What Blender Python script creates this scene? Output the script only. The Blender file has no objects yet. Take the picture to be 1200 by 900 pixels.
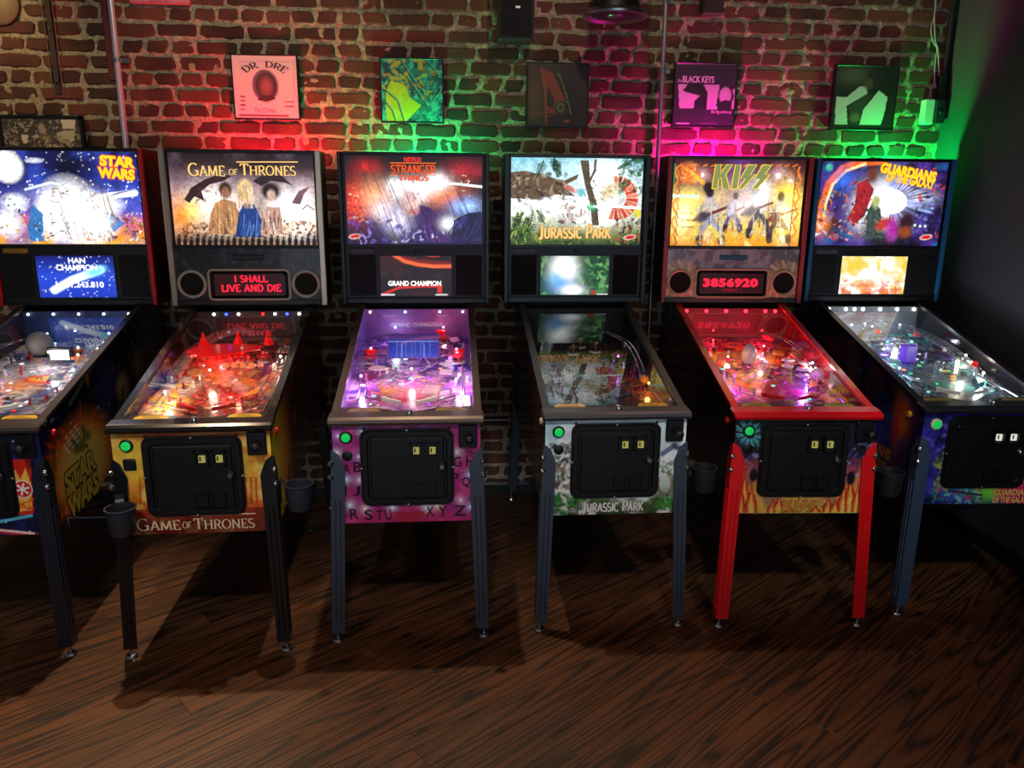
import bpy, math, random
import numpy as np
from mathutils import Vector, Matrix

random.seed(7)
rng = np.random.default_rng(11)
scene = bpy.context.scene
COL = scene.collection

# ------------------------------------------------------------------ camera
F_PX, CAM_Z = 903.1, 1.7024
PITCH, YAW, ROLL = 0.2446, 0.0734, 0.0087
fw = Vector((math.sin(YAW)*math.cos(PITCH), math.cos(YAW)*math.cos(PITCH), -math.sin(PITCH)))
r0 = Vector((math.cos(YAW), -math.sin(YAW), 0.0)); u0 = r0.cross(fw)
CR = r0*math.cos(ROLL) + u0*math.sin(ROLL)
CU = -r0*math.sin(ROLL) + u0*math.cos(ROLL)
CO = Vector((0, 0, CAM_Z))
cam_d = bpy.data.cameras.new('camera'); cam = bpy.data.objects.new('camera', cam_d); COL.objects.link(cam)
cam_d.sensor_fit = 'HORIZONTAL'; cam_d.sensor_width = 36.0; cam_d.lens = F_PX/1200*36.0; cam_d.clip_start = 0.05
cam.matrix_world = Matrix(((CR.x, CU.x, -fw.x, CO.x), (CR.y, CU.y, -fw.y, CO.y), (CR.z, CU.z, -fw.z, CO.z), (0, 0, 0, 1)))
scene.camera = cam

def ray(px, py):
    return fw + CR*((px-600)/F_PX) - CU*((py-450)/F_PX)
def on_y(px, py, Y):
    d = ray(px, py); return CO + d*(Y/d.y)
def on_z(px, py, Z=0.0):
    d = ray(px, py); return CO + d*((Z-CAM_Z)/d.z)

# ------------------------------------------------------------------ world, lights, exposure
vs = scene.view_settings
scene.display_settings.display_device = 'sRGB'
vs.view_transform = 'Standard'; vs.look = 'None'; vs.exposure = 0.0; vs.gamma = 1.0; vs.use_curve_mapping = False
w = bpy.data.worlds.new('world'); scene.world = w; w.use_nodes = True
bg = w.node_tree.nodes['Background']; bg.inputs[0].default_value = (0.55, 0.66, 0.85, 1); bg.inputs[1].default_value = 0.10

def light(name, kind, loc, energy, color, parent=None, **kw):
    d = bpy.data.lights.new(name, kind); d.energy = energy; d.color = color
    for k, v in kw.items(): setattr(d, k, v)
    o = bpy.data.objects.new(name, d); COL.objects.link(o); o.location = loc
    if parent: o.parent = parent
    return o
def aim(o, target):
    o.rotation_euler = (Vector(target)-o.location).to_track_quat('-Z', 'Y').to_euler()

WALL_Y = 4.2
WARM = (1.0, 0.74, 0.47)
# unseen ceiling spots above the row; the final ones added to brighten the wall
for x, y, e, t, ss, c in ((-1.36, 3.25, 230, (-1.5, 2.5, 0), .80, WARM), (-0.25, 3.2, 115, (-0.25, 1.9, 0), 1.15, WARM), (1.2, 3.15, 34, (1.1, 1.7, 0), 1.1, (1.0, .6, .45)), (-2.45, 3.3, 38, (-2.5, 4.2, 2.2), 1.5, (1.0, .70, .34)), (-.95, 3.05, 24, (-1.0, 4.2, 2.3), 1.35, (1.0, .80, .58)), (.55, 3.05, 15, (.5, 4.2, 2.35), 1.3, (1.0, .80, .58)), (1.9, 3.05, 8, (1.8, 4.2, 2.35), 1.3, (1.0, .82, .66))):
    l = light('ceiling_spot_and_wash', 'SPOT', (x, y, 3.0), e, c, spot_size=ss, spot_blend=0.7, shadow_soft_size=0.025); aim(l, t)
# warm lamps over the room in front of the machines
for x, y, e, c in ((-1.5, 0.9, 62, WARM), (0.9, 0.7, 42, (1.0, 0.6, 0.42))):
    l = light('room_lamp', 'SPOT', (x, y, 3.05), e, c, spot_size=2.2, spot_blend=0.8, shadow_soft_size=0.12); aim(l, (x+0.1, y+0.8, 0))
# unseen neutral fill spots, added per machine to brighten the front panels
for x, e in ((-1.74, 85), (-.94, 85), (-.19, 80), (.6, 95), (1.33, 85), (1.95, 75)):
    l = light('front_panel_fill', 'SPOT', (x*.9, .55, 3.0), e, (.93, .96, 1.0), spot_size=.36, spot_blend=0.4, shadow_soft_size=0.06); aim(l, (x, 2.70, .93))
# cool area light behind the camera, added as front fill
l = light('cool_front_fill', 'AREA', (0.4, -4.5, 1.3), 55, (0.72, 0.85, 1.0), shape='RECTANGLE', size=5.0, size_y=2.2); aim(l, (0.4, 3, 1.0))
# coloured lamps standing behind the back boxes, shining up the wall
UP = []
for px, y, z, c, e in ((312, 3.98, 1.74, (1.0, 0.012, 0.05), 40), (492, 4.03, 1.72, (0.0, 1.0, 0.28), 27), (838, 4.03, 1.74, (1.0, 0.0, 0.40), 46), (1050, 4.075, 1.70, (0.0, 1.0, 0.12), 44)):
    p = on_y(px, 180, y)
    l = light('wall_uplight', 'SPOT', (p.x, y, z), e, c, spot_size=2.75, spot_blend=.5, shadow_soft_size=0.03); aim(l, (p.x, y+.1, z+1)); UP.append(l)

# ------------------------------------------------------------------ materials
MATS = {}
def lin(c):
    return tuple(((v/255)/12.92 if v/255 <= 0.04045 else ((v/255+0.055)/1.055)**2.4) for v in c)
def mat(name, col, rough=0.5, metal=0.0, emit=None, es=0.0, noise=0.0, nscale=40.0, bump=0.0, coat=0.0, spec=0.5):
    if name in MATS: return MATS[name]
    m = bpy.data.materials.new(name); m.use_nodes = True; nt = m.node_tree
    b = nt.nodes['Principled BSDF']
    c = lin(col) + (1,)
    b.inputs['Base Color'].default_value = c; b.inputs['Roughness'].default_value = rough; b.inputs['Metallic'].default_value = metal
    b.inputs['Coat Weight'].default_value = coat; b.inputs['Specular IOR Level'].default_value = spec
    if emit is not None:
        b.inputs['Emission Color'].default_value = lin(emit)+(1,); b.inputs['Emission Strength'].default_value = es
    tc = nt.nodes.new('ShaderNodeTexCoord')
    n = nt.nodes.new('ShaderNodeTexNoise'); n.inputs['Scale'].default_value = nscale; n.inputs['Detail'].default_value = 4
    nt.links.new(tc.outputs['Object'], n.inputs['Vector'])
    if noise > 0:
        mx = nt.nodes.new('ShaderNodeMixRGB'); mx.blend_type = 'MULTIPLY'; mx.inputs[0].default_value = noise
        mx.inputs[1].default_value = c; nt.links.new(n.outputs['Fac'], mx.inputs[2]); nt.links.new(mx.outputs[0], b.inputs['Base Color'])
    if bump > 0:
        bp = nt.nodes.new('ShaderNodeBump'); bp.inputs['Strength'].default_value = bump; bp.inputs['Distance'].default_value = 0.004
        nt.links.new(n.outputs['Fac'], bp.inputs['Height']); nt.links.new(bp.outputs[0], b.inputs['Normal'])
    MATS[name] = m
    return m
def emit_mat(name, col, s):
    return mat(name, (10, 10, 10), 0.4, emit=col, es=s)
def art_mat(name, es=0.0, rough=0.35, coat=0.0):
    if name in MATS: return MATS[name]
    m = bpy.data.materials.new(name); m.use_nodes = True; nt = m.node_tree; b = nt.nodes['Principled BSDF']
    a = nt.nodes.new('ShaderNodeAttribute'); a.attribute_name = 'print'
    b.inputs['Roughness'].default_value = rough; b.inputs['Coat Weight'].default_value = coat
    if es > 0:
        b.inputs['Base Color'].default_value = (0.02, 0.02, 0.02, 1)
        nt.links.new(a.outputs['Color'], b.inputs['Emission Color']); b.inputs['Emission Strength'].default_value = es
    else:
        nt.links.new(a.outputs['Color'], b.inputs['Base Color'])
    MATS[name] = m
    return m
def glass_mat(name, tint=(1, 1, 1), ior=1.5, rough=0.0, body=0.0, bodycol=(1, 1, 1)):
    if name in MATS: return MATS[name]
    m = bpy.data.materials.new(name); m.use_nodes = True; nt = m.node_tree
    for n in list(nt.nodes):
        if n.type == 'BSDF_PRINCIPLED': nt.nodes.remove(n)
    out = [n for n in nt.nodes if n.type == 'OUTPUT_MATERIAL'][0]
    t = nt.nodes.new('ShaderNodeBsdfTransparent'); t.inputs[0].default_value = tint+(1,)
    g = nt.nodes.new('ShaderNodeBsdfGlossy'); g.inputs['Roughness'].default_value = rough
    # the same reflectance from both sides of the thin pane
    gm = nt.nodes.new('ShaderNodeNewGeometry'); dt = nt.nodes.new('ShaderNodeVectorMath'); dt.operation = 'DOT_PRODUCT'
    nt.links.new(gm.outputs['Normal'], dt.inputs[0]); nt.links.new(gm.outputs['Incoming'], dt.inputs[1])
    ab = nt.nodes.new('ShaderNodeMath'); ab.operation = 'ABSOLUTE'; nt.links.new(dt.outputs['Value'], ab.inputs[0])
    om = nt.nodes.new('ShaderNodeMath'); om.operation = 'SUBTRACT'; om.inputs[0].default_value = 1.0; nt.links.new(ab.outputs[0], om.inputs[1])
    pw = nt.nodes.new('ShaderNodeMath'); pw.operation = 'POWER'; pw.inputs[1].default_value = 5.0; nt.links.new(om.outputs[0], pw.inputs[0])
    f0 = 2*((ior-1)/(ior+1))**2
    fr = nt.nodes.new('ShaderNodeMath'); fr.operation = 'MULTIPLY_ADD'; fr.use_clamp = True; fr.inputs[1].default_value = 1-f0; fr.inputs[2].default_value = f0; nt.links.new(pw.outputs[0], fr.inputs[0])
    mx = nt.nodes.new('ShaderNodeMixShader')
    nt.links.new(fr.outputs[0], mx.inputs[0]); nt.links.new(g.outputs[0], mx.inputs[2])
    if body > 0:
        d = nt.nodes.new('ShaderNodeBsdfDiffuse'); d.inputs[0].default_value = bodycol+(1,)
        m2 = nt.nodes.new('ShaderNodeMixShader'); m2.inputs[0].default_value = body
        nt.links.new(t.outputs[0], m2.inputs[1]); nt.links.new(d.outputs[0], m2.inputs[2]); nt.links.new(m2.outputs[0], mx.inputs[1])
    else:
        nt.links.new(t.outputs[0], mx.inputs[1])
    nt.links.new(mx.outputs[0], out.inputs['Surface'])
    MATS[name] = m
    return m

def nodes_of(name):
    m = bpy.data.materials.new(name); m.use_nodes = True; MATS[name] = m
    return m, m.node_tree, m.node_tree.nodes['Principled BSDF']

def brick_material():
    m, nt, b = nodes_of('old_red_brick'); N = nt.nodes.new; L = nt.links.new
    geo = N('ShaderNodeNewGeometry'); oi = N('ShaderNodeObjectInfo')
    n1 = N('ShaderNodeTexNoise'); n1.inputs['Scale'].default_value = 7.0; n1.inputs['Detail'].default_value = 2
    n2 = N('ShaderNodeTexNoise'); n2.inputs['Scale'].default_value = 120.0; n2.inputs['Detail'].default_value = 5
    L(geo.outputs['Position'], n1.inputs['Vector']); L(geo.outputs['Position'], n2.inputs['Vector'])
    ad = N('ShaderNodeMath'); ad.operation = 'ADD'; L(n1.outputs['Fac'], ad.inputs[0])
    mu = N('ShaderNodeMath'); mu.operation = 'MULTIPLY'; L(oi.outputs['Random'], mu.inputs[0]); mu.inputs[1].default_value = 0.55
    L(mu.outputs[0], ad.inputs[1])
    r = N('ShaderNodeValToRGB'); L(ad.outputs[0], r.inputs[0]); e = r.color_ramp.elements
    e[0].position = 0.3; e[0].color = lin((44, 27, 23))+(1,)
    e[1].position = 1.0; e[1].color = lin((112, 64, 48))+(1,)
    x = e.new(0.65); x.color = lin((82, 47, 37))+(1,)
    mx = N('ShaderNodeMixRGB'); mx.blend_type = 'MULTIPLY'; mx.inputs[0].default_value = 0.55
    r2 = N('ShaderNodeValToRGB'); L(n2.outputs['Fac'], r2.inputs[0]); r2.color_ramp.elements[0].position = 0.3; r2.color_ramp.elements[0].color = (0.35, 0.35, 0.35, 1); r2.color_ramp.elements[1].position = 0.7
    L(r.outputs[0], mx.inputs[1]); L(r2.outputs[0], mx.inputs[2]); L(mx.outputs[0], b.inputs['Base Color'])
    b.inputs['Roughness'].default_value = 0.85
    bp = N('ShaderNodeBump'); bp.inputs['Strength'].default_value = 0.6; bp.inputs['Distance'].default_value = 0.004; L(n2.outputs['Fac'], bp.inputs['Height']); L(bp.outputs[0], b.inputs['Normal'])
    return m
def mortar_material():
    m, nt, b = nodes_of('sandy_mortar'); N = nt.nodes.new; L = nt.links.new
    geo = N('ShaderNodeNewGeometry'); n = N('ShaderNodeTexNoise'); n.inputs['Scale'].default_value = 60; n.inputs['Detail'].default_value = 6
    L(geo.outputs['Position'], n.inputs['Vector'])
    r = N('ShaderNodeValToRGB'); L(n.outputs['Fac'], r.inputs[0]); e = r.color_ramp.elements
    e[0].position = 0.3; e[0].color = lin((122, 110, 86))+(1,); e[1].position = 0.7; e[1].color = lin((184, 172, 142))+(1,)
    L(r.outputs[0], b.inputs['Base Color']); b.inputs['Roughness'].default_value = 0.95
    bp = N('ShaderNodeBump'); bp.inputs['Strength'].default_value = 0.9; bp.inputs['Distance'].default_value = 0.006; L(n.outputs['Fac'], bp.inputs['Height']); L(bp.outputs[0], b.inputs['Normal'])
    return m
PLANK_A = math.radians(38)      # plank direction measured from +x towards +y
def plank_material():
    m, nt, b = nodes_of('dark_stained_plank'); N = nt.nodes.new; L = nt.links.new
    geo = N('ShaderNodeNewGeometry'); oi = N('ShaderNodeObjectInfo')
    mp = N('ShaderNodeMapping'); mp.vector_type = 'POINT'; mp.inputs['Rotation'].default_value = (0, 0, -PLANK_A)
    L(geo.outputs['Position'], mp.inputs['Vector'])
    mr = N('ShaderNodeMath'); mr.operation = 'MULTIPLY'; mr.inputs[1].default_value = 37.0; L(oi.outputs['Random'], mr.inputs[0])
    cb = N('ShaderNodeCombineXYZ'); L(mr.outputs[0], cb.inputs[0]); L(mr.outputs[0], cb.inputs[2])
    va = N('ShaderNodeVectorMath'); va.operation = 'ADD'; L(mp.outputs[0], va.inputs[0]); L(cb.outputs[0], va.inputs[1])
    sc = N('ShaderNodeVectorMath'); sc.operation = 'MULTIPLY'; sc.inputs[1].default_value = (0.34, 6.0, 1.0); L(va.outputs[0], sc.inputs[0])
    n1 = N('ShaderNodeTexNoise'); n1.inputs['Scale'].default_value = 1.3; n1.inputs['Detail'].default_value = 2.0; n1.inputs['Distortion'].default_value = 0.12
    L(sc.outputs[0], n1.inputs['Vector'])
    # cathedral grain: contour bands of a stretched noise
    ml = N('ShaderNodeMath'); ml.operation = 'MULTIPLY'; ml.inputs[1].default_value = 15.0; L(n1.outputs['Fac'], ml.inputs[0])
    fr = N('ShaderNodeMath'); fr.operation = 'PINGPONG'; fr.inputs[1].default_value = 0.5; L(ml.outputs[0], fr.inputs[0])
    sc2 = N('ShaderNodeVectorMath'); sc2.operation = 'MULTIPLY'; sc2.inputs[1].default_value = (8, 190.0, 1.0); L(va.outputs[0], sc2.inputs[0])
    n2 = N('ShaderNodeTexNoise'); n2.inputs['Scale'].default_value = 1.0; n2.inputs['Detail'].default_value = 3; L(sc2.outputs[0], n2.inputs['Vector'])
    ad = N('ShaderNodeMath'); ad.operation = 'MULTIPLY_ADD'; L(n2.outputs['Fac'], ad.inputs[0]); ad.inputs[1].default_value = 0.3; L(fr.outputs[0], ad.inputs[2])
    r = N('ShaderNodeValToRGB'); L(ad.outputs[0], r.inputs[0]); e = r.color_ramp.elements
    e[0].position = 0.15; e[0].color = lin((22, 14, 10))+(1,); e[1].position = 0.56; e[1].color = lin((98, 61, 36))+(1,)
    x = e.new(0.27); x.color = lin((64, 39, 24))+(1,)
    hv = N('ShaderNodeMapRange'); hv.inputs[3].default_value = 0.78; hv.inputs[4].default_value = 1.08; L(oi.outputs['Random'], hv.inputs[0])
    mx = N('ShaderNodeVectorMath'); mx.operation = 'SCALE'; L(r.outputs[0], mx.inputs[0]); L(hv.outputs[0], mx.inputs['Scale'])
    L(mx.outputs[0], b.inputs['Base Color'])
    rr = N('ShaderNodeMapRange'); rr.inputs[3].default_value = 0.55; rr.inputs[4].default_value = 0.38; L(ad.outputs[0], rr.inputs[0]); L(rr.outputs[0], b.inputs['Roughness'])
    bp = N('ShaderNodeBump'); bp.inputs['Strength'].default_value = 0.25; bp.inputs['Distance'].default_value = 0.002; L(ad.outputs[0], bp.inputs['Height']); L(bp.outputs[0], b.inputs['Normal'])
    return m

# ------------------------------------------------------------------ mesh helpers
class MB:
    def __init__(self): self.v = []; self.f = []
    def add(self, vs_, fs):
        n = len(self.v); self.v += [tuple(p) for p in vs_]; self.f += [tuple(i+n for i in f) for f in fs]; return self
    def box(self, c, s, rot=None):
        h = [Vector((x*s[0]/2, y*s[1]/2, z*s[2]/2)) for x in (-1, 1) for y in (-1, 1) for z in (-1, 1)]
        if rot is not None: h = [rot @ p for p in h]
        c = Vector(c)
        return self.add([c+p for p in h], [(0, 1, 3, 2), (4, 6, 7, 5), (0, 4, 5, 1), (2, 3, 7, 6), (0, 2, 6, 4), (1, 5, 7, 3)])
    def bbox(self, c, s, b=0.004, axis=2):
        # box with chamfered vertical/long edges along axis: prism of an octagon, with small end chamfer
        i, j, k = [(1, 2, 0), (2, 0, 1), (0, 1, 2)][axis]
        hx, hy, hz = s[i]/2, s[j]/2, s[k]/2
        def ring(ix, z):
            x, y = hx-ix, hy-ix
            return [(x-b, -y, z), (x, -y+b, z), (x, y-b, z), (x-b, y, z), (-x+b, y, z), (-x, y-b, z), (-x, -y+b, z), (-x+b, -y, z)]
        rings = [ring(b, -hz), ring(0, -hz+b), ring(0, hz-b), ring(b, hz)]
        vs_ = []
        for r in rings:
            for p in r:
                q = [0, 0, 0]; q[i], q[j], q[k] = p; vs_.append(Vector(c)+Vector(q))
        fs = [tuple(range(7, -1, -1)), tuple(range(24, 32))]
        for a in range(3):
            for q in range(8): fs.append((a*8+q, a*8+(q+1) % 8, a*8+8+(q+1) % 8, a*8+8+q))
        return self.add(vs_, fs)
    def prism(self, pts, dirv):
        n = len(pts); d = Vector(dirv); P = [Vector(p) for p in pts]
        return self.add(P+[p+d for p in P], [tuple(range(n-1, -1, -1)), tuple(range(n, 2*n))]+[(i, (i+1) % n, n+(i+1) % n, n+i) for i in range(n)])
    def tube(self, path, r, n=8, cap=True):
        P = [Vector(p) for p in path]; rr = r if isinstance(r, (list, tuple)) else [r]*len(P)
        vs_ = []; up = None
        for i, p in enumerate(P):
            t = (P[min(i+1, len(P)-1)]-P[max(i-1, 0)]).normalized()
            if up is None: up = Vector((0, 0, 1)) if abs(t.z) < 0.9 else Vector((1, 0, 0))
            a = t.cross(up).normalized(); bb = a.cross(t).normalized(); up = bb
            for k in range(n):
                th = 2*math.pi*k/n; vs_.append(p+a*rr[i]*math.cos(th)+bb*rr[i]*math.sin(th))
        fs = [(i*n+k, i*n+(k+1) % n, (i+1)*n+(k+1) % n, (i+1)*n+k) for i in range(len(P)-1) for k in range(n)]
        if cap: fs += [tuple(range(n-1, -1, -1)), tuple((len(P)-1)*n+k for k in range(n))]
        return self.add(vs_, fs)
    def lathe(self, prof, n=20, o=(0, 0, 0), axis=(0, 0, 1)):
        ax = Vector(axis).normalized(); a = ax.orthogonal().normalized(); b = ax.cross(a); o = Vector(o)
        vs_ = []
        for (r, h) in prof:
            for k in range(n):
                th = 2*math.pi*k/n; vs_.append(o+ax*h+a*r*math.cos(th)+b*r*math.sin(th))
        fs = [(i*n+k, i*n+(k+1) % n, (i+1)*n+(k+1) % n, (i+1)*n+k) for i in range(len(prof)-1) for k in range(n)]
        fs += [tuple(range(n-1, -1, -1)), tuple((len(prof)-1)*n+k for k in range(n))]
        return self.add(vs_, fs)
    def sphere(self, c, r, n=10, sz=1.0):
        return self.lathe([(max(r*math.sin(math.pi*i/n), 1e-4), -r*sz*math.cos(math.pi*i/n)) for i in range(n+1)], n*2, c)
    def mesh(self, name, m, smooth=False):
        me = bpy.data.meshes.new(name); me.from_pydata(self.v, [], self.f); me.update()
        if m: me.materials.append(m)
        if smooth:
            me.polygons.foreach_set('use_smooth', [True]*len(me.polygons))
            try: me.set_sharp_from_angle(angle=math.radians(40))
            except Exception: pass
        return me
    def build(self, name, m, parent=None, smooth=False):
        o = bpy.data.objects.new(name, self.mesh(name, m, smooth)); COL.objects.link(o)
        if parent: o.parent = parent
        return o
def tag(o, label=None, cat=None, group=None, kind=None):
    if label: o['label'] = label
    if cat: o['category'] = cat
    if group: o['group'] = group
    if kind: o['kind'] = kind
    return o
def empty(name, loc, rz=0.0):
    o = bpy.data.objects.new(name, None); COL.objects.link(o); o.location = loc; o.rotation_euler = (0, 0, rz); o.empty_display_size = 0.1
    return o

# ------------------------------------------------------------------ printed art: a fine grid that carries its ink as colour
class Face:
    """a flat rectangle of a thing in the thing's own coordinates"""
    def __init__(self, M, bl, br, tl):
        self.M = M; self.Mi = M.inverted(); self.o = Vector(bl); self.e1 = Vector(br)-self.o; self.e2 = Vector(tl)-self.o
        self.W = self.e1.length; self.H = self.e2.length; self.x = self.e1/self.W; self.y = self.e2/self.H; self.n = self.x.cross(self.y).normalized()
    def at(self, px, py):
        o = self.Mi @ CO; d = self.Mi.to_3x3() @ ray(px, py)
        t = (self.o-o).dot(self.n)/d.dot(self.n); p = o+d*t-self.o
        return p.dot(self.x), p.dot(self.y)
    def P(self, x, y, off=0.0): return self.o+self.x*x+self.y*y+self.n*off
    def scale(self, px, py):
        a = self.at(px-5, py); b = self.at(px+5, py); return math.hypot(b[0]-a[0], b[1]-a[1])/10

class Art:
    def __init__(self, face, nx, ny, px=True):
        self.f = face; self.nx, self.ny = nx, ny; self.px = px
        self.X, self.Y = np.meshgrid(np.linspace(0, face.W, nx+1), np.linspace(0, face.H, ny+1))
        self.A = np.zeros((ny+1, nx+1, 3))
    def c(self, x, y): return self.f.at(x, y) if self.px else (x, y)
    def s(self, x, y): return self.f.scale(x, y) if self.px else 1.0
    def col(self, c, k=1.0): return np.array(lin(c))*k
    def mixm(self, m, c, k=1.0):
        self.A = self.A*(1-m[..., None])+self.col(c, k)*m[..., None]
    def fill(self, c, k=1.0): self.A[:] = self.col(c, k)
    def vgrad(self, stops):
        # stops: (py or y, colour) from bottom to top in face height fraction
        t = self.Y/self.f.H
        for ch in range(3): self.A[..., ch] = np.interp(t, [s[0] for s in stops], [self.col(s[1])[ch] for s in stops])
    def ell(self, x, y, rx, ry, c, soft=0.25, rot=0.0, k=1.0, a=1.0):
        cx, cy = self.c(x, y); s = self.s(x, y); th = math.radians(rot)
        dx, dy = self.X-cx, self.Y-cy; X = dx*math.cos(th)+dy*math.sin(th); Y = -dx*math.sin(th)+dy*math.cos(th)
        d = np.sqrt((X/(rx*s))**2+(Y/(ry*s))**2); m = np.clip((1+soft-d)/(2*soft+1e-6), 0, 1)*a; self.mixm(m, c, k)
    def glow(self, x, y, rx, ry, c, k=1.0):
        cx, cy = self.c(x, y); s = self.s(x, y)
        d = ((self.X-cx)/(rx*s))**2+((self.Y-cy)/(ry*s))**2; self.A += np.exp(-d)[..., None]*self.col(c, k)
    def haze(self, x, y, rx, ry, c, a=1.0, k=1.0):
        cx, cy = self.c(x, y); s = self.s(x, y)
        self.mixm(np.exp(-(((self.X-cx)/(rx*s))**2+((self.Y-cy)/(ry*s))**2))*a, c, k)
    def poly(self, pts, c, k=1.0, a=1.0):
        Q = [self.c(*p) for p in pts]; m = np.zeros_like(self.X, dtype=bool)
        for (x1, y1), (x2, y2) in zip(Q, Q[1:]+Q[:1]):
            if y1 == y2: continue
            cond = ((self.Y >= min(y1, y2)) & (self.Y < max(y1, y2))); xi = x1+(self.Y-y1)*(x2-x1)/(y2-y1); m ^= cond & (self.X < xi)
        self.mixm(m.astype(float)*a, c, k)
    def line(self, pts, wpx, c, k=1.0, a=1.0):
        Q = [self.c(*p) for p in pts]; wd = wpx*self.s(*pts[0])/2; m = np.zeros_like(self.X)
        for (x1, y1), (x2, y2) in zip(Q, Q[1:]):
            dx, dy = x2-x1, y2-y1; L = dx*dx+dy*dy+1e-12; t = np.clip(((self.X-x1)*dx+(self.Y-y1)*dy)/L, 0, 1)
            d = np.hypot(self.X-x1-t*dx, self.Y-y1-t*dy); m = np.maximum(m, np.clip((wd*1.3-d)/(wd*0.6), 0, 1))
        self.mixm(m*a, c, k)
    def noise(self, cell, seed=0):
        r = np.random.default_rng(seed); out = np.zeros_like(self.X); amp = 1.0; tot = 0
        for o in range(4):
            cs = cell/2**o; gx, gy = self.X/cs, self.Y/cs; g = r.random((int(gy.max())+3, int(gx.max())+3))
            x0 = gx.astype(int); y0 = gy.astype(int); fx, fy = gx-x0, gy-y0; fx = fx*fx*(3-2*fx); fy = fy*fy*(3-2*fy)
            out += amp*((g[y0, x0]*(1-fx)+g[y0, x0+1]*fx)*(1-fy)+(g[y0+1, x0]*(1-fx)+g[y0+1, x0+1]*fx)*fy); tot += amp; amp *= 0.55
        return out/tot
    def cloud(self, cell, c, lo=0.5, hi=0.65, seed=0, a=1.0, k=1.0):
        self.mixm(np.clip((self.noise(cell, seed)-lo)/(hi-lo), 0, 1)*a, c, k)
    def blob(self, x, y, rx, ry, rot, c, q, k=1.0, a=1.0):
        cx, cy = self.c(x, y); s_ = self.s(x, y); th = math.radians(rot); n = q.randint(5, 8); P = []
        for i in range(n):
            t = 6.2832*(i+q.uniform(-.3, .3))/n; e = q.uniform(.55, 1.25); X, Y = rx*s_*e*math.cos(t), ry*s_*e*math.sin(t); P.append((cx+X*math.cos(th)-Y*math.sin(th), cy+X*math.sin(th)+Y*math.cos(th)))
        x0, x1, y0, y1 = min(p[0] for p in P), max(p[0] for p in P), min(p[1] for p in P), max(p[1] for p in P); g = self.f.W/self.nx; h = self.f.H/self.ny
        i0, i1, j0, j1 = max(int(x0/g), 0), min(int(x1/g)+2, self.nx+1), max(int(y0/h), 0), min(int(y1/h)+2, self.ny+1)
        if i1 <= i0 or j1 <= j0: return
        X, Y = self.X[j0:j1, i0:i1], self.Y[j0:j1, i0:i1]; m = np.zeros_like(X, dtype=bool)
        for (xa, ya), (xb, yb) in zip(P, P[1:]+P[:1]):
            if ya == yb: continue
            m ^= ((Y >= min(ya, yb)) & (Y < max(ya, yb))) & (X < xa+(Y-ya)*(xb-xa)/(yb-ya))
        m = m[..., None]*a; self.A[j0:j1, i0:i1] = self.A[j0:j1, i0:i1]*(1-m)+self.col(c, k)*m
    def dabs(self, box, n, pal, r=(1, 4), seed=0, k=1.0, a=0.9, asp=3.0):
        q = random.Random(seed)
        for i in range(n*2):
            rr = q.uniform(*r)*.62; self.blob(q.uniform(box[0], box[2]), q.uniform(box[1], box[3]), rr*q.uniform(1, asp), rr, q.uniform(0, 180), q.choice(pal), q, k, a*q.uniform(.55, 1))
    def folds(self, box, n, pal, lean=0.0, seed=0, wd=1.2, a=.8):
        q = random.Random(seed)
        for i in range(n):
            x = q.uniform(box[0], box[2]); y = q.uniform(box[1], box[3]-2); L = q.uniform(.25, .7)*(box[3]-box[1]); self.line([(x, y), (x+lean*L+q.uniform(-2, 2), min(y+L, box[3]))], q.uniform(.6, 1.4)*wd, q.choice(pal), 1, a)
    def frond(self, x, y, ang, L, pal, seed=0, wd=1.0):
        q = random.Random(seed); px, py = x, y; t = math.radians(ang); bend = q.uniform(-.12, .12)
        for i in range(9):
            nx_, ny_ = px+L/9*math.cos(t), py-L/9*math.sin(t); self.line([(px, py), (nx_, ny_)], wd, pal[0])
            for sg in (-1, 1):
                l2 = L*.34*(1-i/10); self.line([(nx_, ny_), (nx_+l2*math.cos(t+sg*.8), ny_-l2*math.sin(t+sg*.8))], wd*.9, q.choice(pal))
            px, py = nx_, ny_; t += bend
    def tex(self, cell, amt, seed=0):
        self.A *= (1+amt*(self.noise(cell, seed)-.5)*2)[..., None]
    def stars(self, n, box, seed=0, k=1.2, r=0.5):
        q = random.Random(seed)
        for i in range(n): self.ell(q.uniform(box[0], box[2]), q.uniform(box[1], box[3]), r*q.uniform(.6, 1.6), r*q.uniform(.6, 1.6), (255, 255, 255), 0.5, 0, k)
    def build(self, name, m, parent, off=0.001, mask=None):
        nx, ny = self.nx, self.ny
        V = [self.f.P(x, y, off) for x, y in zip(self.X.ravel(), self.Y.ravel())]
        Fs = []
        keep = None
        if mask is not None:
            Q = mask; mm = np.zeros_like(self.X, dtype=bool)
            for (x1, y1), (x2, y2) in zip(Q, Q[1:]+Q[:1]):
                if y1 == y2: continue
                cond = ((self.Y >= min(y1, y2)) & (self.Y < max(y1, y2))); xi = x1+(self.Y-y1)*(x2-x1)/(y2-y1); mm ^= cond & (self.X < xi)
            keep = mm
        for j in range(ny):
            for i in range(nx):
                if keep is not None and not (keep[j, i] and keep[j, i+1] and keep[j+1, i] and keep[j+1, i+1]): continue
                a = j*(nx+1)+i; Fs.append((a, a+1, a+nx+2, a+nx+1))
        me = bpy.data.meshes.new(name); me.from_pydata([tuple(v) for v in V], [], Fs); me.update(); me.materials.append(m)
        at = me.color_attributes.new('print', 'FLOAT_COLOR', 'POINT')
        c = np.ones(((nx+1)*(ny+1), 4), dtype=np.float32); c[:, :3] = np.clip(self.A.reshape(-1, 3), 0, 30)
        at.data.foreach_set('color', c.ravel())
        o = bpy.data.objects.new(name, me); COL.objects.link(o)
        if parent: o.parent = parent
        return o

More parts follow.
